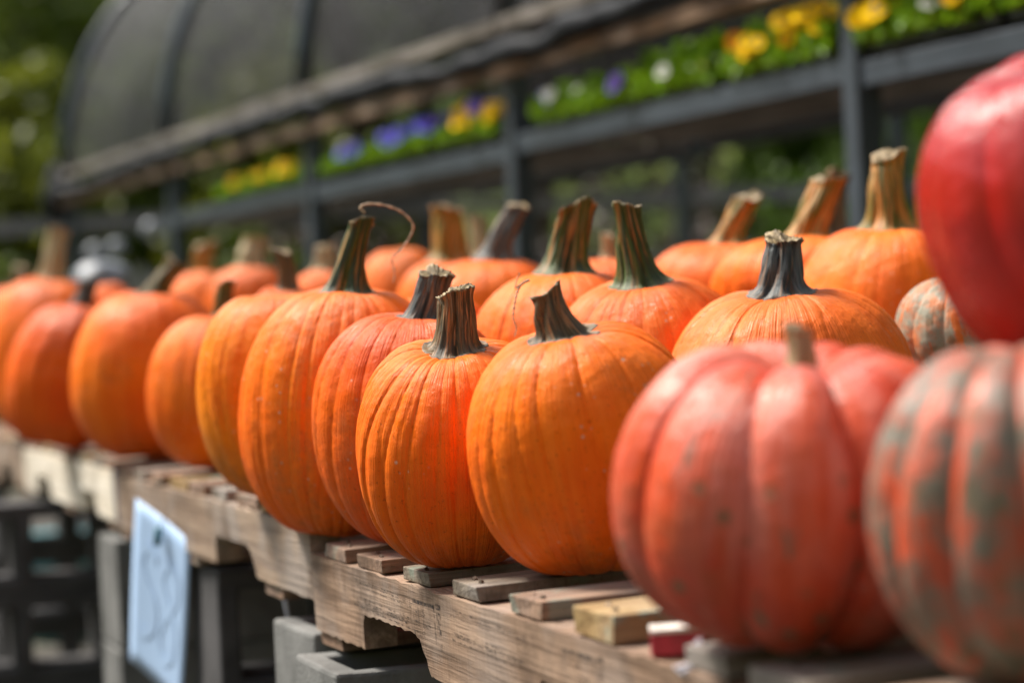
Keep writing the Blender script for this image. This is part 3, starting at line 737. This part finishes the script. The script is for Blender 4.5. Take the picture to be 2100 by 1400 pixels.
def stamp(x, sc=1.0):
    q = []
    q += [(x, -.015, x + .075 * sc, -.015, .004)]                         # heavy top bar
    q += [(x, -.013, x, -.050, .0016), (x + .018, -.017, x + .018, -.050, .0012), (x + .074 * sc, -.015, x + .074 * sc, -.052, .0016)]
    for k in range(6): q += [(x + .008, -.020 - k * .005, x + .011 + .002 * (k % 2), -.021 - k * .005, .0016)]
    q += [(x + .082, -.0135, x + .096, -.0135, .006)]
    q += [(x + .083, -.019, x + .083, -.040, .0018), (x + .088, -.019, x + .088, -.044, .0018), (x + .094, -.0195, x + .094, -.031, .0018), (x + .088, -.031, x + .094, -.031, .0016), (x + .088, -.020, x + .094, -.020, .0016), (x + .0925, -.036, x + .0925, -.041, .006)]
    decal_quads('stamp_print', q, near)
    text_on(near, 'US-', x + .025, -.0285, .0115)
    text_on(near, '182034', x + .025, -.0395, .0115)
    text_on(near, 'HT', x + .026, -.049, .008)
    text_on(near, 'n', x + .087, -.058, .017)
stamp(TF - 0.0457); stamp(TF + 0.405)
q = []
def dashes(x0, x1, z0, z1, w_, p):
    n = int((x1 - x0) / 0.006)
    for i in range(n):
        if rnd.random() < p:
            a = x0 + (x1 - x0) * i / n; b = x0 + (x1 - x0) * (i + rnd.uniform(.5, 1.15)) / n
            f = lambda x: z0 + (z1 - z0) * (x - x0) / (x1 - x0)
            q.append((a, f(a) + rnd.uniform(-.0003, .0003), b, f(b), w_))
for base in (TF + 0.075, TF - 0.285):
    for (z, p, w_) in ((-.011, .75, .0013), (-.014, .9, .0012), (-.018, .9, .0012), (-.031, .55, .0014), (-.034, .7, .0014), (-.0365, .8, .0016), (-.041, .75, .0014)):
        dashes(base + rnd.uniform(0, .03), base + 0.21 + rnd.uniform(0, .05), z, z - 0.0045, w_, p)
dashes(TF + 0.52, TF + 0.72, -.014, -.018, .0014, .5); dashes(TF + 0.52, TF + 0.72, -.034, -.038, .0014, .5)
decal_quads('printed_lines', q, near)

# sign
sp_ = spot(326, 1330, -0.40)
sg = empty('hanging_sign', (sp_.x, sp_.y, HC - 0.405)); tag(sg, 'pale blue card sign with faded marker strokes hanging from a clip on the pallet side', 'sign')
SW, SHh = 0.205, 0.272
vdir = Vector((sp_.x, sp_.y)).normalized()
ang = math.radians(-59)
sg.rotation_euler = (Matrix.Rotation(ang, 4, 'Z') @ Matrix.Rotation(math.radians(16.5), 4, 'Y') @ Matrix.Rotation(math.radians(1.5), 4, 'X')).to_euler()
nx_, nz_ = 10, 12; V = []
for j in range(nz_ + 1):
    for i in range(nx_ + 1):
        u = i / nx_; v = j / nz_
        V.append(((u - .5) * SW, 0.004 * math.sin(u * 3.1) + 0.005 * math.sin(v * 2.5) * (u - .5), (v - 1) * SHh + 0.14))
idx = np.arange((nx_ + 1) * (nz_ + 1)).reshape(nz_ + 1, nx_ + 1)
F = np.stack([idx[:-1, :-1], idx[:-1, 1:], idx[1:, 1:], idx[1:, :-1]], -1).reshape(-1, 4)
card = link('card', new_mesh('card', V, F, [M_['paper']], True), sg)
md = card.modifiers.new('thick', 'SOLIDIFY'); md.thickness = 0.0012; md.offset = 1
def stroke(name, pts, wd):
    n = 40; P = []
    pts = [Vector(p) for p in pts]
    for i in range(n + 1):                               # Catmull-Rom
        f = i / n * (len(pts) - 1); k = min(int(f), len(pts) - 2); u = f - k
        p0 = pts[max(k - 1, 0)]; p1 = pts[k]; p2 = pts[k + 1]; p3 = pts[min(k + 2, len(pts) - 1)]
        P.append(0.5 * ((2 * p1) + (-p0 + p2) * u + (2 * p0 - 5 * p1 + 4 * p2 - p3) * u * u + (-p0 + 3 * p1 - 3 * p2 + p3) * u ** 3))
    V = []; F = []
    for i, p in enumerate(P):
        d = (P[min(i + 1, n)] - P[max(i - 1, 0)]).normalized(); nn_ = Vector((-d.y, d.x)) * wd / 2
        for q_ in (p + nn_, p - nn_):
            u = q_.x; v = q_.y
            V.append(((u - .5) * SW, 0.004 * math.sin(u * 3.1) + 0.005 * math.sin((v) * 2.5) * (u - .5) - 0.0025, (v - 1) * SHh + 0.14))
        if i: b = 2 * i; F.append((b - 2, b - 1, b + 1, b))
    link(name, new_mesh(name, V, F, [M_['marker']]), sg)
stroke('marker_stroke', [(0.40, 0.73), (0.24, 0.77), (0.16, 0.66), (0.26, 0.55), (0.40, 0.47), (0.42, 0.34), (0.26, 0.24), (0.14, 0.25)], 0.055)
stroke('marker_stroke', [(0.74, 0.74), (0.60, 0.76), (0.52, 0.64), (0.64, 0.52), (0.78, 0.40), (0.76, 0.24), (0.60, 0.18), (0.50, 0.28), (0.60, 0.44), (0.78, 0.58), (0.80, 0.70), (0.72, 0.75)], 0.055)
m = MB(); m.tube([(0.0, -0.006, 0.128), (0.001, -0.008, 0.100)], 0.006, 8); m.build('clip', M_['clip'], sg, True)
m = MB(); m.tube([(0.0, -0.005, 0.128), (0.0, 0.010, 0.16), (0.004, 0.030, 0.185)], 0.0009, 5); m.build('string', M_['string'], sg, True)

# wire dangling under the weathered pallet
p = spot(555, 1500, -0.33)
m = MB(); m.tube([(0, 0, 0), (0.012, 0, -0.01), (0.016, 0.004, -0.045), (0.022, 0.0, -0.085), (0.028, 0, -0.10)], 0.0028, 6)
tag(m.build('wire', M_['film'], None, True, loc=(p.x, p.y, HC - 0.302)), 'thin grey strap end dangling in the dark under the weathered pallet', 'strap')

# red painted wooden piece and scrap of film beside the coral squash
p = row(-0.598, 0.008)
rb = empty('painted_wood_block', (p.x, p.y, HC - 0.257), (0, 0, ROT1 - 0.35)); tag(rb, 'small red painted wood block with pale top beside the coral red squash', 'wood block')
m = MB(); m.box(-0.014, 0.014, -0.004, 0.036, 0.0, 0.0165, 0.0008); m.build('block', M_['redpaint'], rb, bevel=0.001)
m = MB(); m.box(-0.0145, 0.0145, -0.0045, 0.0365, 0.0175, 0.0215, 0.0008); m.build('painted_top', M_['whitepaint'], rb, bevel=0.001)
p = row(-0.665, 0.006)
m = MB()
for k in range(5):
    m.tube([(0.002 * k, 0, 0.012 + 0.002 * k), (0.004 + 0.003 * k, -0.002, 0.004), (0.006 - 0.004 * k, -0.006, 0.000), (-0.006 + 0.003 * k, -0.010, -0.004 - 0.002 * k)], 0.0022, 6)
m.tube([(0.006, -0.006, 0.0), (0.008, -0.010, -0.02), (0.002, -0.011, -0.045), (0.004, -0.012, -0.07)], 0.0022, 6)
tag(m.build('film_scrap', M_['film'], None, True, loc=(p.x, p.y, HC - 0.258)), 'crumpled white film scrap hanging over the pallet edge by the red block', 'plastic scrap')

# ------------------------------------------------------------------ pumpkins
def prof(R, H, e, taper, dim, n):
    a = np.linspace(-math.pi / 2, math.pi / 2, n)
    c = np.cos(a).clip(0, 1); s = np.sin(a)
    r = R * c ** e * (1 + taper * s); z = H / 2 * np.sign(s) * np.abs(s) ** 0.95
    dn = np.exp(-(r / (0.30 * R)) ** 2)
    z = z - dim * H * dn * (s > 0) + 0.05 * H * np.exp(-(r / (0.3 * R)) ** 2) * (s < 0)
    return a, r, z
def body_mesh(R, H, seed, ribs, depth, e, taper, dim, nu, nv, mat, even=False, lump=0.02):
    r = np.random.RandomState(seed)
    a, pr, pz = prof(R, H, e, taper, dim, nv)
    th = np.linspace(0, 2 * math.pi, nu, endpoint=False)
    st = r.uniform(0.75, 1.25, ribs) if even else r.uniform(0.45, 1.5, ribs)
    ed = np.concatenate([[0], np.cumsum(st)]); ed = ed / ed[-1] * 2 * math.pi
    dk = r.uniform(0.8, 1.1, ribs) if even else r.uniform(0.30, 1.15, ribs)
    A, T = np.meshgrid(a, th, indexing='ij')
    ph = r.uniform(0, 6.28, 8)
    Tm = (T + 0.035 * np.sin(A * 2 + ph[0]) + 0.03 * np.sin(A * 3.1 + T * 2 + ph[1])) % (2 * math.pi)
    k = np.clip(np.searchsorted(ed, Tm, side='right') - 1, 0, ribs - 1)
    u = (Tm - ed[k]) / (ed[k + 1] - ed[k]); lobe = np.sin(math.pi * u).clip(0, 1)
    wdt = (ed[k + 1] - ed[k]) / (2 * math.pi / ribs)
    dd = dk[k] * (1 - u) + dk[(k + 1) % ribs] * u
    g = (0.34 * (1 - lobe ** 0.9) + 0.66 * (1 - lobe ** 0.17)) if not even else (0.75 * (1 - lobe ** 0.75) + 0.25 * (1 - lobe ** 0.35))
    g = g * dd * np.clip(wdt, 0.6, 1.2)
    n2 = ribs * 2 + 3; e2 = np.sort(r.uniform(0, 2 * math.pi, n2)); a2 = r.uniform(0.1, 1.0, n2); T2 = (T + 0.05 * np.sin(A * 2.3 + ph[4]) + 0.02 * np.sin(A * 7 + T * 3)) % (2 * math.pi)
    for q2 in range(0 if even else n2):
        dq = np.abs((T2 - e2[q2] + math.pi) % (2 * math.pi) - math.pi)
        g = g + 0.30 * a2[q2] * np.exp(-(dq / 0.022) ** 1.3) * (0.5 + 0.5 * np.sin(A * 2 + q2 * 1.7))
    lum = 1 + lump * (np.sin(T + ph[2]) * np.cos(A * 1.5 + ph[3]) + 0.6 * np.sin(2 * T + ph[4] + A) + 0.45 * np.sin(3 * T - 2 * A + ph[5]) + 0.3 * np.sin(5 * T + 3 * A + ph[6])) + 0.0016 * np.sin(13 * T + 9 * A + ph[7]) * np.sin(17 * A - 5 * T + ph[1]) + 0.0010 * np.sin(29 * T - 21 * A + ph[2]) * np.sin(25 * A + 11 * T)
    rr = pr[:, None] * (1 - depth * g) * lum
    cw = np.cos(A).clip(0, 1) ** 0.5
    Zz = pz[:, None] * (1 + (lum - 1) * 0.6) - depth * g * R * np.sin(A) * cw * (0.9 + 0 * A)
    V = np.stack([rr * np.cos(T), rr * np.sin(T), Zz], -1).reshape(-1, 3)
    dirv = np.stack([np.cos(T), np.sin(T), (A / math.pi + 0.5)], -1).reshape(-1, 3)
    idx = np.arange(nv * nu).reshape(nv, nu); nxt = np.roll(idx, -1, axis=1)
    F = np.stack([idx[:-1], nxt[:-1], nxt[1:], idx[1:]], -1).reshape(-1, 4)
    me = new_mesh('body', V, F, [mat], True); 
    if len(me.vertices) == len(V): set_vec(me, 'dir', dirv)
    j0 = int(np.argmax(pz))
    surf = (V.reshape(nv, nu, 3)[j0 - 2 if j0 > nv - 3 else nv // 2:], nu)
    return me, V, (pr, pz, V.reshape(nv, nu, 3))
def stem_mesh(R, H, pz0, prz, hs, off, rb, rt, seed, mat, nr=5, twist=0.6, slant=0.25, flare=1.75, bend=1.0, cut=1.0):
    """off: tip offset (x, y); hs height; rb, rt base and tip radius"""
    r = np.random.RandomState(seed); nu = 96; ns = 34
    th = np.linspace(0, 2 * math.pi, nu, endpoint=False); ph = r.uniform(0, 6.28, 6)
    pr, pz, G = prz; nvb, nub = G.shape[:2]; G = G[nvb // 2:]
    Gr = np.hypot(G[..., 0], G[..., 1]); Gz = G[..., 2]
    def zs(q, cx=0.0, cy=0.0):
        q = np.broadcast_to(np.asarray(q, float), (nu,)); x = cx + q * np.cos(th); y = cy + q * np.sin(th)
        rr_ = np.hypot(x, y); tt = np.arctan2(y, x) % (2 * math.pi); out = np.zeros(nu)
        for i in range(nu):
            c = int(tt[i] / (2 * math.pi) * nub) % nub
            out[i] = np.interp(rr_[i], Gr[::-1, c], Gz[::-1, c])
        return out
    amp = r.uniform(0.6, 1.3, nr)
    V = []; Dv = []
    ez = float(zs(0.0).mean()); tws = r.uniform(-0.9, 0.9); slant = r.uniform(0.2, 0.5); wob = r.uniform(-1, 1, 4) * rt * 0.30
    for j in range(ns + 1):
        s = j / ns
        base = rt + (rb - rt) * (1 - s) ** 1.6 + rb * (flare - 1) * math.exp(-s * 15) + rt * 0.16 * max(0, (s - 0.85) / 0.15) ** 1.5
        tw = tws * s + 0.25 * math.sin(s * 5 + ph[2])
        kk = (th + tw) * nr / (2 * math.pi)
        ki = np.floor(kk).astype(int) % nr; fr = kk - np.floor(kk)
        lob = np.abs(np.sin(math.pi * fr)) ** 0.8
        am = amp[ki]
        ridge = 0.36 * am * (lob - 0.45) * (1 + 1.8 * math.exp(-s * 10))
        fine = 0.035 * np.sin(th * 23 + 4 * s + ph[0]) + 0.025 * np.sin(th * 37 + ph[1] - 3 * s) + 0.02 * np.sin(th * 11 + 9 * s + ph[2])
        rad = base * (1 + ridge + fine)
        q = s ** (1.0 + 0.9 * bend)
        cx, cy = off[0] * (s * (1 - bend * 0.5) + q * bend * 0.5), off[1] * (s * (1 - bend * 0.5) + q * bend * 0.5)
        cx += wob[0] * math.sin(s * 4.2) * s; cy += wob[1] * math.sin(s * 5.1) * s
        sl = 0.40 * s * bend
        zc = ez + hs * (s - 0.12 * bend * (abs(off[0]) + abs(off[1])) / max(hs, 1e-4) * s * s)
        x = cx + rad * np.cos(th); y = cy + rad * np.sin(th)
        z = zc - (np.cos(th) * off[0] + np.sin(th) * off[1]) / max(hs, 1e-4) * rad * sl
        if s > 0.8:
            k2 = (s - 0.8) / 0.2
            z = z + k2 * rt * (slant * np.cos(th + ph[3]) + cut * (0.16 * np.sin(th * 2 + ph[4]) + 0.07 * np.sin(th * 5 + ph[5])) + cut * 0.07 * r.uniform(-1, 1, nu) * (s > 0.97))
        lim = rb * 1.62
        if s < 0.3: rad = np.where(rad > lim * 0.7, lim * 0.7 + (lim * 0.3) * np.tanh((rad - lim * 0.7) / (lim * 0.3)), rad); x = cx + rad * np.cos(th); y = cy + rad * np.sin(th)
        bl = math.exp(-s * 16)
        z = z * (1 - bl) + (zs(np.minimum(rad, R * 0.7), cx, cy) + 0.0014) * bl if s > 0 else zs(np.minimum(rad, R * 0.7), cx, cy) - 0.003
        if 0 < s < 0.4: z = np.maximum(z, zs(np.minimum(rad, R * 0.7), cx, cy) + 0.0010)
        V.append(np.stack([x, y, z], -1)); Dv.append(np.stack([np.cos(th + tw * .3), np.sin(th + tw * .3), np.full(nu, s * 0.97)], -1))
    top = V[-1]; cen = top.mean(0)
    for f, dz in ((0.8, -0.10), (0.5, -0.22), (0.22, -0.34), (0.02, -0.30)):
        ring = cen + (top - cen) * f; ring[:, 2] += rt * (dz + 0.10 * r.uniform(-1, 1, nu) * (f > 0.1)); V.append(ring)
        Dv.append(np.stack([np.cos(th) * f, np.sin(th) * f, np.full(nu, 1.15)], -1))
    V = np.concatenate(V); Dv = np.concatenate(Dv); nvr = ns + 5
    idx = np.arange(nvr * nu).reshape(nvr, nu); nxt = np.roll(idx, -1, axis=1)
    F = np.stack([idx[:-1], nxt[:-1], nxt[1:], idx[1:]], -1).reshape(-1, 4)
    me = new_mesh('stem', V, F, [mat], True)
    if len(me.vertices) == len(V): set_vec(me, 'dir', Dv)
    return me

def pumpkin(label, cx, w, ytop, s, sk, stem=None, ribs=20, depth=0.035, e=0.72, taper=-0.02, dim=0.07, tilt=(0, 0), seed=0, hi=True, cat='pumpkin', name='pumpkin', group='orange pumpkins on the pallets', base=None, H=None, even=False, spin=0.0, lump=0.02, smat='green', nr=5, flare=1.75):
    """cx, w, ytop: column, width and top row in the photograph; s: its scale; stem: (base x, base y, tip x, tip y, base width, tip width) in the same pixels"""
    p = spot(cx, s); R = w / 2 / s * (1.0 if even else 1.09); depth = depth * (0.88 if not even else 1.0)
    zt = rel_h(cx, ytop, s); zb = support(p) if base is None else base
    p.x += 0.045 * (zt + zb) / 2
    if not even:
        vr = random.Random(seed * 13 + 1); e += 0.13 + vr.uniform(-0.06, 0.04); taper += vr.uniform(-0.05, 0.05); lump *= vr.uniform(0.9, 1.9)
    if H is None: H = zt - zb
    nu, nv = (400, 130) if hi else (240, 80)
    me, V, prz = body_mesh(R, H, seed, ribs, depth, e, taper, dim, nu, nv, SK[sk], even, lump)
    Rm = Matrix.Rotation(math.radians(tilt[0]), 4, 'Y') @ Matrix.Rotation(math.radians(tilt[1]), 4, 'X') @ Matrix.Rotation(spin, 4, 'Z')
    Rn = np.array(Rm.to_3x3()); Vz = (V @ Rn.T)[:, 2]
    o = empty(name, (p.x, p.y, HC + zb - Vz.min() + 0.0003)); o.rotation_euler = Rm.to_euler()
    tag(o, label, cat, group)
    link('body', me, o)
    if stem:
        bx, by, tx, ty, bw, tw = stem
        off = Vector(((tx - bx) / s, 0.0, (by - ty) / s))
        off = Rm.to_3x3().inverted() @ off
        hs_ = off.z + 0.008
        so_ = link('stem', stem_mesh(R, H, 0, prz, hs_, (off.x, off.y), bw / 2 / s, tw / 2 / s, seed + 500, ST[smat], nr, bend=0.8, flare=flare), o)
    return o

# near squashes
pumpkin('large coral red squash with deep ribs and pale bloom, front right on the pallets', 1642, 775, 697, 2850, 'redorange', (1715, 735, 1716, 640, 62, 46), 9, 0.115, 0.72, 0, 0.14, (3, 9), 41, True, 'squash', 'squash', 'red and mottled squashes', even=True, smat='tan', lump=0.012, spin=0.3)
pumpkin('mottled grey and red squash at the lower right corner below the red one', 2172, 775, 668, 3250, 'mottled', None, 12, 0.12, 0.72, 0, 0.08, (-4, 0), 42, True, 'squash', 'squash', 'red and mottled squashes', even=True, spin=1.2, lump=0.012)
pumpkin('mottled squash hidden behind the corner one, propping the red squash', 2330, 560, 640, 2750, 'mottled', None, 12, 0.10, 0.62, 0, 0.08, (0, 0), 43, False, 'squash', 'squash', 'red and mottled squashes', even=True)
pumpkin('glossy deep red squash stacked on top of the others at the right edge', 2272, 765, 78, 3000, 'red', None, 10, 0.045, 0.78, 0, 0.07, (-24, 8), 44, True, 'squash', 'squash', 'red and mottled squashes', even=True, base=-0.062, spin=0.7, lump=0.01)
pumpkin('grey-green ribbed squash with orange patches between coral pumpkin and red squash', 2020, 360, 552, 1750, 'greygreen', (2040, 560, 2050, 500, 40, 26), 12, 0.07, 0.68, 0, 0.08, (0, 0), 45, True, 'squash', 'squash', 'red and mottled squashes', even=True, smat='tan')
# front row
pumpkin('sharp orange pumpkin with split brown stem, left of the largest sharp one', 944, 385, 690, 2020, 'orange', (944, 722, 952, 600, 84, 60), 24, 0.056, 0.70, 0.0, 0.075, (0.5, 13), 1, smat='brown', nr=5, flare=2.25)
pumpkin('largest sharp orange pumpkin with tapering stem and pale dry tendril, front centre', 1198, 455, 655, 2170, 'golden', (1160, 680, 1118, 588, 96, 50), 20, 0.056, 0.68, 0.01, 0.06, (-7, 12), 2, smat='brown', nr=5)
pumpkin('orange pumpkin with bumpy skin and blunt grey stem, left of the split stem one', 850, 380, 627, 1838, 'deep', (866, 640, 916, 546, 66, 56), 20, 0.044, 0.70, 0.02, 0.06, (5, 4), 3, smat='grey', nr=4)
pumpkin('tall orange pumpkin with green stem and long curling tendril', 702, 388, 569, 1710, 'golden', (722, 585, 757, 440, 76, 42), 22, 0.040, 0.68, 0.02, 0.06, (5, 4), 4, smat='green', nr=4)
pumpkin('yellow-orange pumpkin tucked behind the tall one with curling tendril', 576, 310, 590, 1590, 'yellow', None, 20, 0.036, 0.66, 0.02, 0.06, (0, 3), 5)
pumpkin('small orange pumpkin with short dark stem left of the yellow-orange one', 446, 260, 640, 1310, 'orange', (478, 645, 482, 572, 40, 30), 18, 0.028, 0.70, 0, 0.06, (8, 0), 6, False, smat='green')
pumpkin('large blurred orange pumpkin with thick stem bent over to the right', 308, 296, 587, 1180, 'orange', (305, 598, 372, 530, 52, 40), 18, 0.030, 0.68, 0, 0.06, (3, 3), 7, False, smat='green')
pumpkin('deep orange blurred pumpkin with grey stub, left of the bent stem one', 134, 222, 612, 1050, 'deep', (180, 622, 205, 572, 42, 30), 16, 0.04, 0.70, 0, 0.06, (14, 0), 8, False, smat='grey')
pumpkin('orange pumpkin with tall tan stem at the left edge of the picture', 96, 240, 554, 905, 'orange', (134, 562, 154, 462, 40, 34), 16, 0.03, 0.70, 0, 0.05, (6, 0), 9, False, smat='tan')
pumpkin('partly cut off orange pumpkin behind the left edge with short brown stub', 50, 170, 575, 800, 'orange', (68, 585, 72, 545, 34, 28), 16, 0.03, 0.70, 0, 0.05, (0, 0), 10, False, smat='brown')
# second row
pumpkin('coral orange pumpkin with upright blue-grey stem behind the coral red squash', 1617, 470, 588, 1850, 'coral', (1612, 600, 1622, 492, 92, 62), 24, 0.034, 0.66, 0, 0.045, (-1, 5), 11, smat='grey', nr=6, flare=2.2)
pumpkin('orange pumpkin with tall dark green pointed stem behind the largest sharp one', 1345, 415, 556, 1750, 'coral', (1302, 588, 1274, 425, 86, 44), 22, 0.032, 0.68, 0, 0.06, (-5, 10), 12, smat='green', nr=5, flare=2.1)
pumpkin('orange pumpkin with thick cleft green stem leaning right, centre of second row', 1160, 372, 540, 1640, 'orange', (1155, 552, 1195, 418, 92, 62), 22, 0.032, 0.68, 0, 0.05, (1, 3), 13, smat='green', nr=4)
pumpkin('orange pumpkin whose upper half shows behind the bumpy one with the blunt stem', 905, 250, 590, 1560, 'orange', None, 20, 0.03, 0.68, 0, 0.05, (0, 0), 14, False)
pumpkin('orange pumpkin with long grey stem hooked to the right, third row', 1010, 262, 524, 1330, 'orange', (1022, 532, 1078, 425, 62, 40), 20, 0.03, 0.66, 0, 0.05, (4, 0), 15, smat='grey', nr=4)
pumpkin('pumpkin with stout orange and green stem left of the grey hooked stem', 925, 220, 527, 1150, 'coral', (932, 535, 932, 428, 70, 54), 18, 0.03, 0.68, 0, 0.05, (2, 0), 16, False, smat='orange', nr=5)
pumpkin('smooth pinkish orange pumpkin behind the curling tendril', 825, 178, 500, 1000, 'coral', None, 16, 0.025, 0.70, 0, 0.05, (0, 0), 17, False)
pumpkin('pumpkin with short tan stem showing between the tendril pumpkin and its back neighbour', 668, 150, 545, 1040, 'orange', (668, 560, 676, 512, 40, 34), 16, 0.03, 0.70, 0, 0.05, (0, 0), 18, False, smat='tan')
pumpkin('pumpkin with straight brown stem rising just left of the tall tendril pumpkin', 600, 190, 572, 1350, 'orange', (610, 585, 602, 505, 38, 34), 18, 0.03, 0.70, 0, 0.05, (0, 0), 19, False, smat='brown')
pumpkin('wide blurred pumpkin with pale stem, left of the straight brown stem', 520, 180, 538, 930, 'coral', (512, 550, 520, 495, 54, 44), 18, 0.035, 0.66, 0, 0.05, (0, 0), 20, False, smat='tan')
pumpkin('wide blurred pumpkin with ochre stub, behind the bent stem one', 425, 180, 545, 870, 'coral', (440, 555, 442, 492, 40, 36), 18, 0.035, 0.66, 0, 0.05, (0, 0), 21, False, smat='orange')
pumpkin('small orange pumpkin glimpsed between the grey stub and the bent stem', 232, 110, 568, 860, 'coral', None, 16, 0.03, 0.70, 0, 0.05, (0, 0), 22, False)
# back row right
pumpkin('orange pumpkin with jagged tan topped stem, tallest at the back right', 1828, 380, 449, 1550, 'golden', (1840, 456, 1838, 300, 88, 56), 20, 0.036, 0.66, 0, 0.05, (2, 3), 23, smat='orange', nr=5, flare=2.1)
pumpkin('orange pumpkin with cleft stem leaning right beside the jagged stem one', 1655, 360, 481, 1450, 'orange', (1668, 486, 1722, 366, 78, 56), 20, 0.03, 0.66, 0, 0.05, (3, 0), 24, smat='orange', nr=4)
pumpkin('pumpkin mostly hidden at the back whose dark brown stem overlaps the cleft one', 1715, 220, 470, 1250, 'coral', (1732, 476, 1752, 352, 50, 40), 18, 0.03, 0.68, 0, 0.05, (0, 0), 25, False, smat='brown', nr=4)
pumpkin('pale orange pumpkin with cut stem showing a round tan end, back centre right', 1492, 300, 493, 1340, 'coral', (1510, 497, 1562, 402, 60, 46), 20, 0.03, 0.66, 0, 0.05, (2, 0), 26, smat='orange', nr=4)
pumpkin('orange pumpkin between the dark pointed stem and the cleft green stem', 1255, 210, 520, 1300, 'coral', (1330, 540, 1326, 494, 28, 20), 18, 0.03, 0.68, 0, 0.05, (0, 0), 27, False, smat='tan')
pumpkin('pumpkin hidden in the back with only its small tan stem tip showing', 990, 120, 520, 950, 'coral', (988, 530, 990, 458, 32, 36), 16, 0.03, 0.70, 0, 0.05, (0, 0), 28, False, smat='tan')

# dry tendrils
def tendril(parent_label, px_pts, s, r0, r1, mat, dep=None):
    par = [o for o in bpy.data.objects if o.get('label') == parent_label][0]
    bpy.context.view_layer.update()
    pts = []
    P = [Vector((a, b, (dep[i] if dep else 0))) for i, (a, b) in enumerate(px_pts)]; n = 60
    for i in range(n + 1):
        f = i / n * (len(P) - 1); k = min(int(f), len(P) - 2); u = f - k
        p0 = P[max(k - 1, 0)]; p1 = P[k]; p2 = P[k + 1]; p3 = P[min(k + 2, len(P) - 1)]
        q = 0.5 * ((2 * p1) + (-p0 + p2) * u + (2 * p0 - 5 * p1 + 4 * p2 - p3) * u * u + (-p0 + 3 * p1 - 3 * p2 + p3) * u ** 3)
        pp = spot(q.x, s); pts.append(Vector((pp.x, pp.y + q.z, HC + rel_h(q.x, q.y, s))))
    inv = par.matrix_world.inverted(); pts = [inv @ v for v in pts]
    m = MB(); m.tube(pts, 1, 6, [r0 + (r1 - r0) * i / n + 0.0004 * math.sin(i * 1.7) for i in range(n + 1)])
    m.build('tendril', mat, par, True)
tendril('tall orange pumpkin with green stem and long curling tendril', [(760, 436), (752, 425), (770, 418), (805, 422), (838, 436), (858, 462), (848, 490), (828, 515), (812, 530), (816, 560), (812, 580)], 1715, 0.0015, 0.0007, M_['tendril'])
tendril('largest sharp orange pumpkin with tapering stem and pale dry tendril, front centre', [(1092, 574), (1078, 580), (1068, 592), (1060, 618), (1055, 650), (1060, 672), (1056, 690)], 2180, 0.0015, 0.0005, M_['tendril'])
tendril('largest sharp orange pumpkin with tapering stem and pale dry tendril, front centre', [(1070, 585), (1062, 590), (1066, 572), (1072, 562), (1068, 560)], 2185, 0.0008, 0.0004, M_['tendril'])

# small things behind
blob('plastic_bundle', 215, 535, 700, 0.17, 0.12, M_['bag'], 'white plastic bundle behind the blurred pumpkins at left', 'plastic bundle', 5)
for i, (px, py) in enumerate(((250, 492), (322, 452), (205, 500))):
    blob('plastic_bundle', px, py, 560, 0.07, 0.06, M_['bag'], ['round pale plastic lump above the white bundle', 'pale plastic lump under the tunnel corner', 'dull plastic lump left of the round one'][i], 'plastic bundle', 6 + i)

q_ = spot(95, 640)
m = MB(); m.tube([(0, 0, 0), (0, 0, 0.30), (0, 0, 0.34), (0, 0, 0.342)], 1, 28, [0.10, 0.125, 0.13, 0.12])
tag(m.build('bucket', M_['teal'], None, True, loc=(q_.x, q_.y, 0.004)), 'teal bucket on the ground seen through the block opening at lower left', 'bucket')
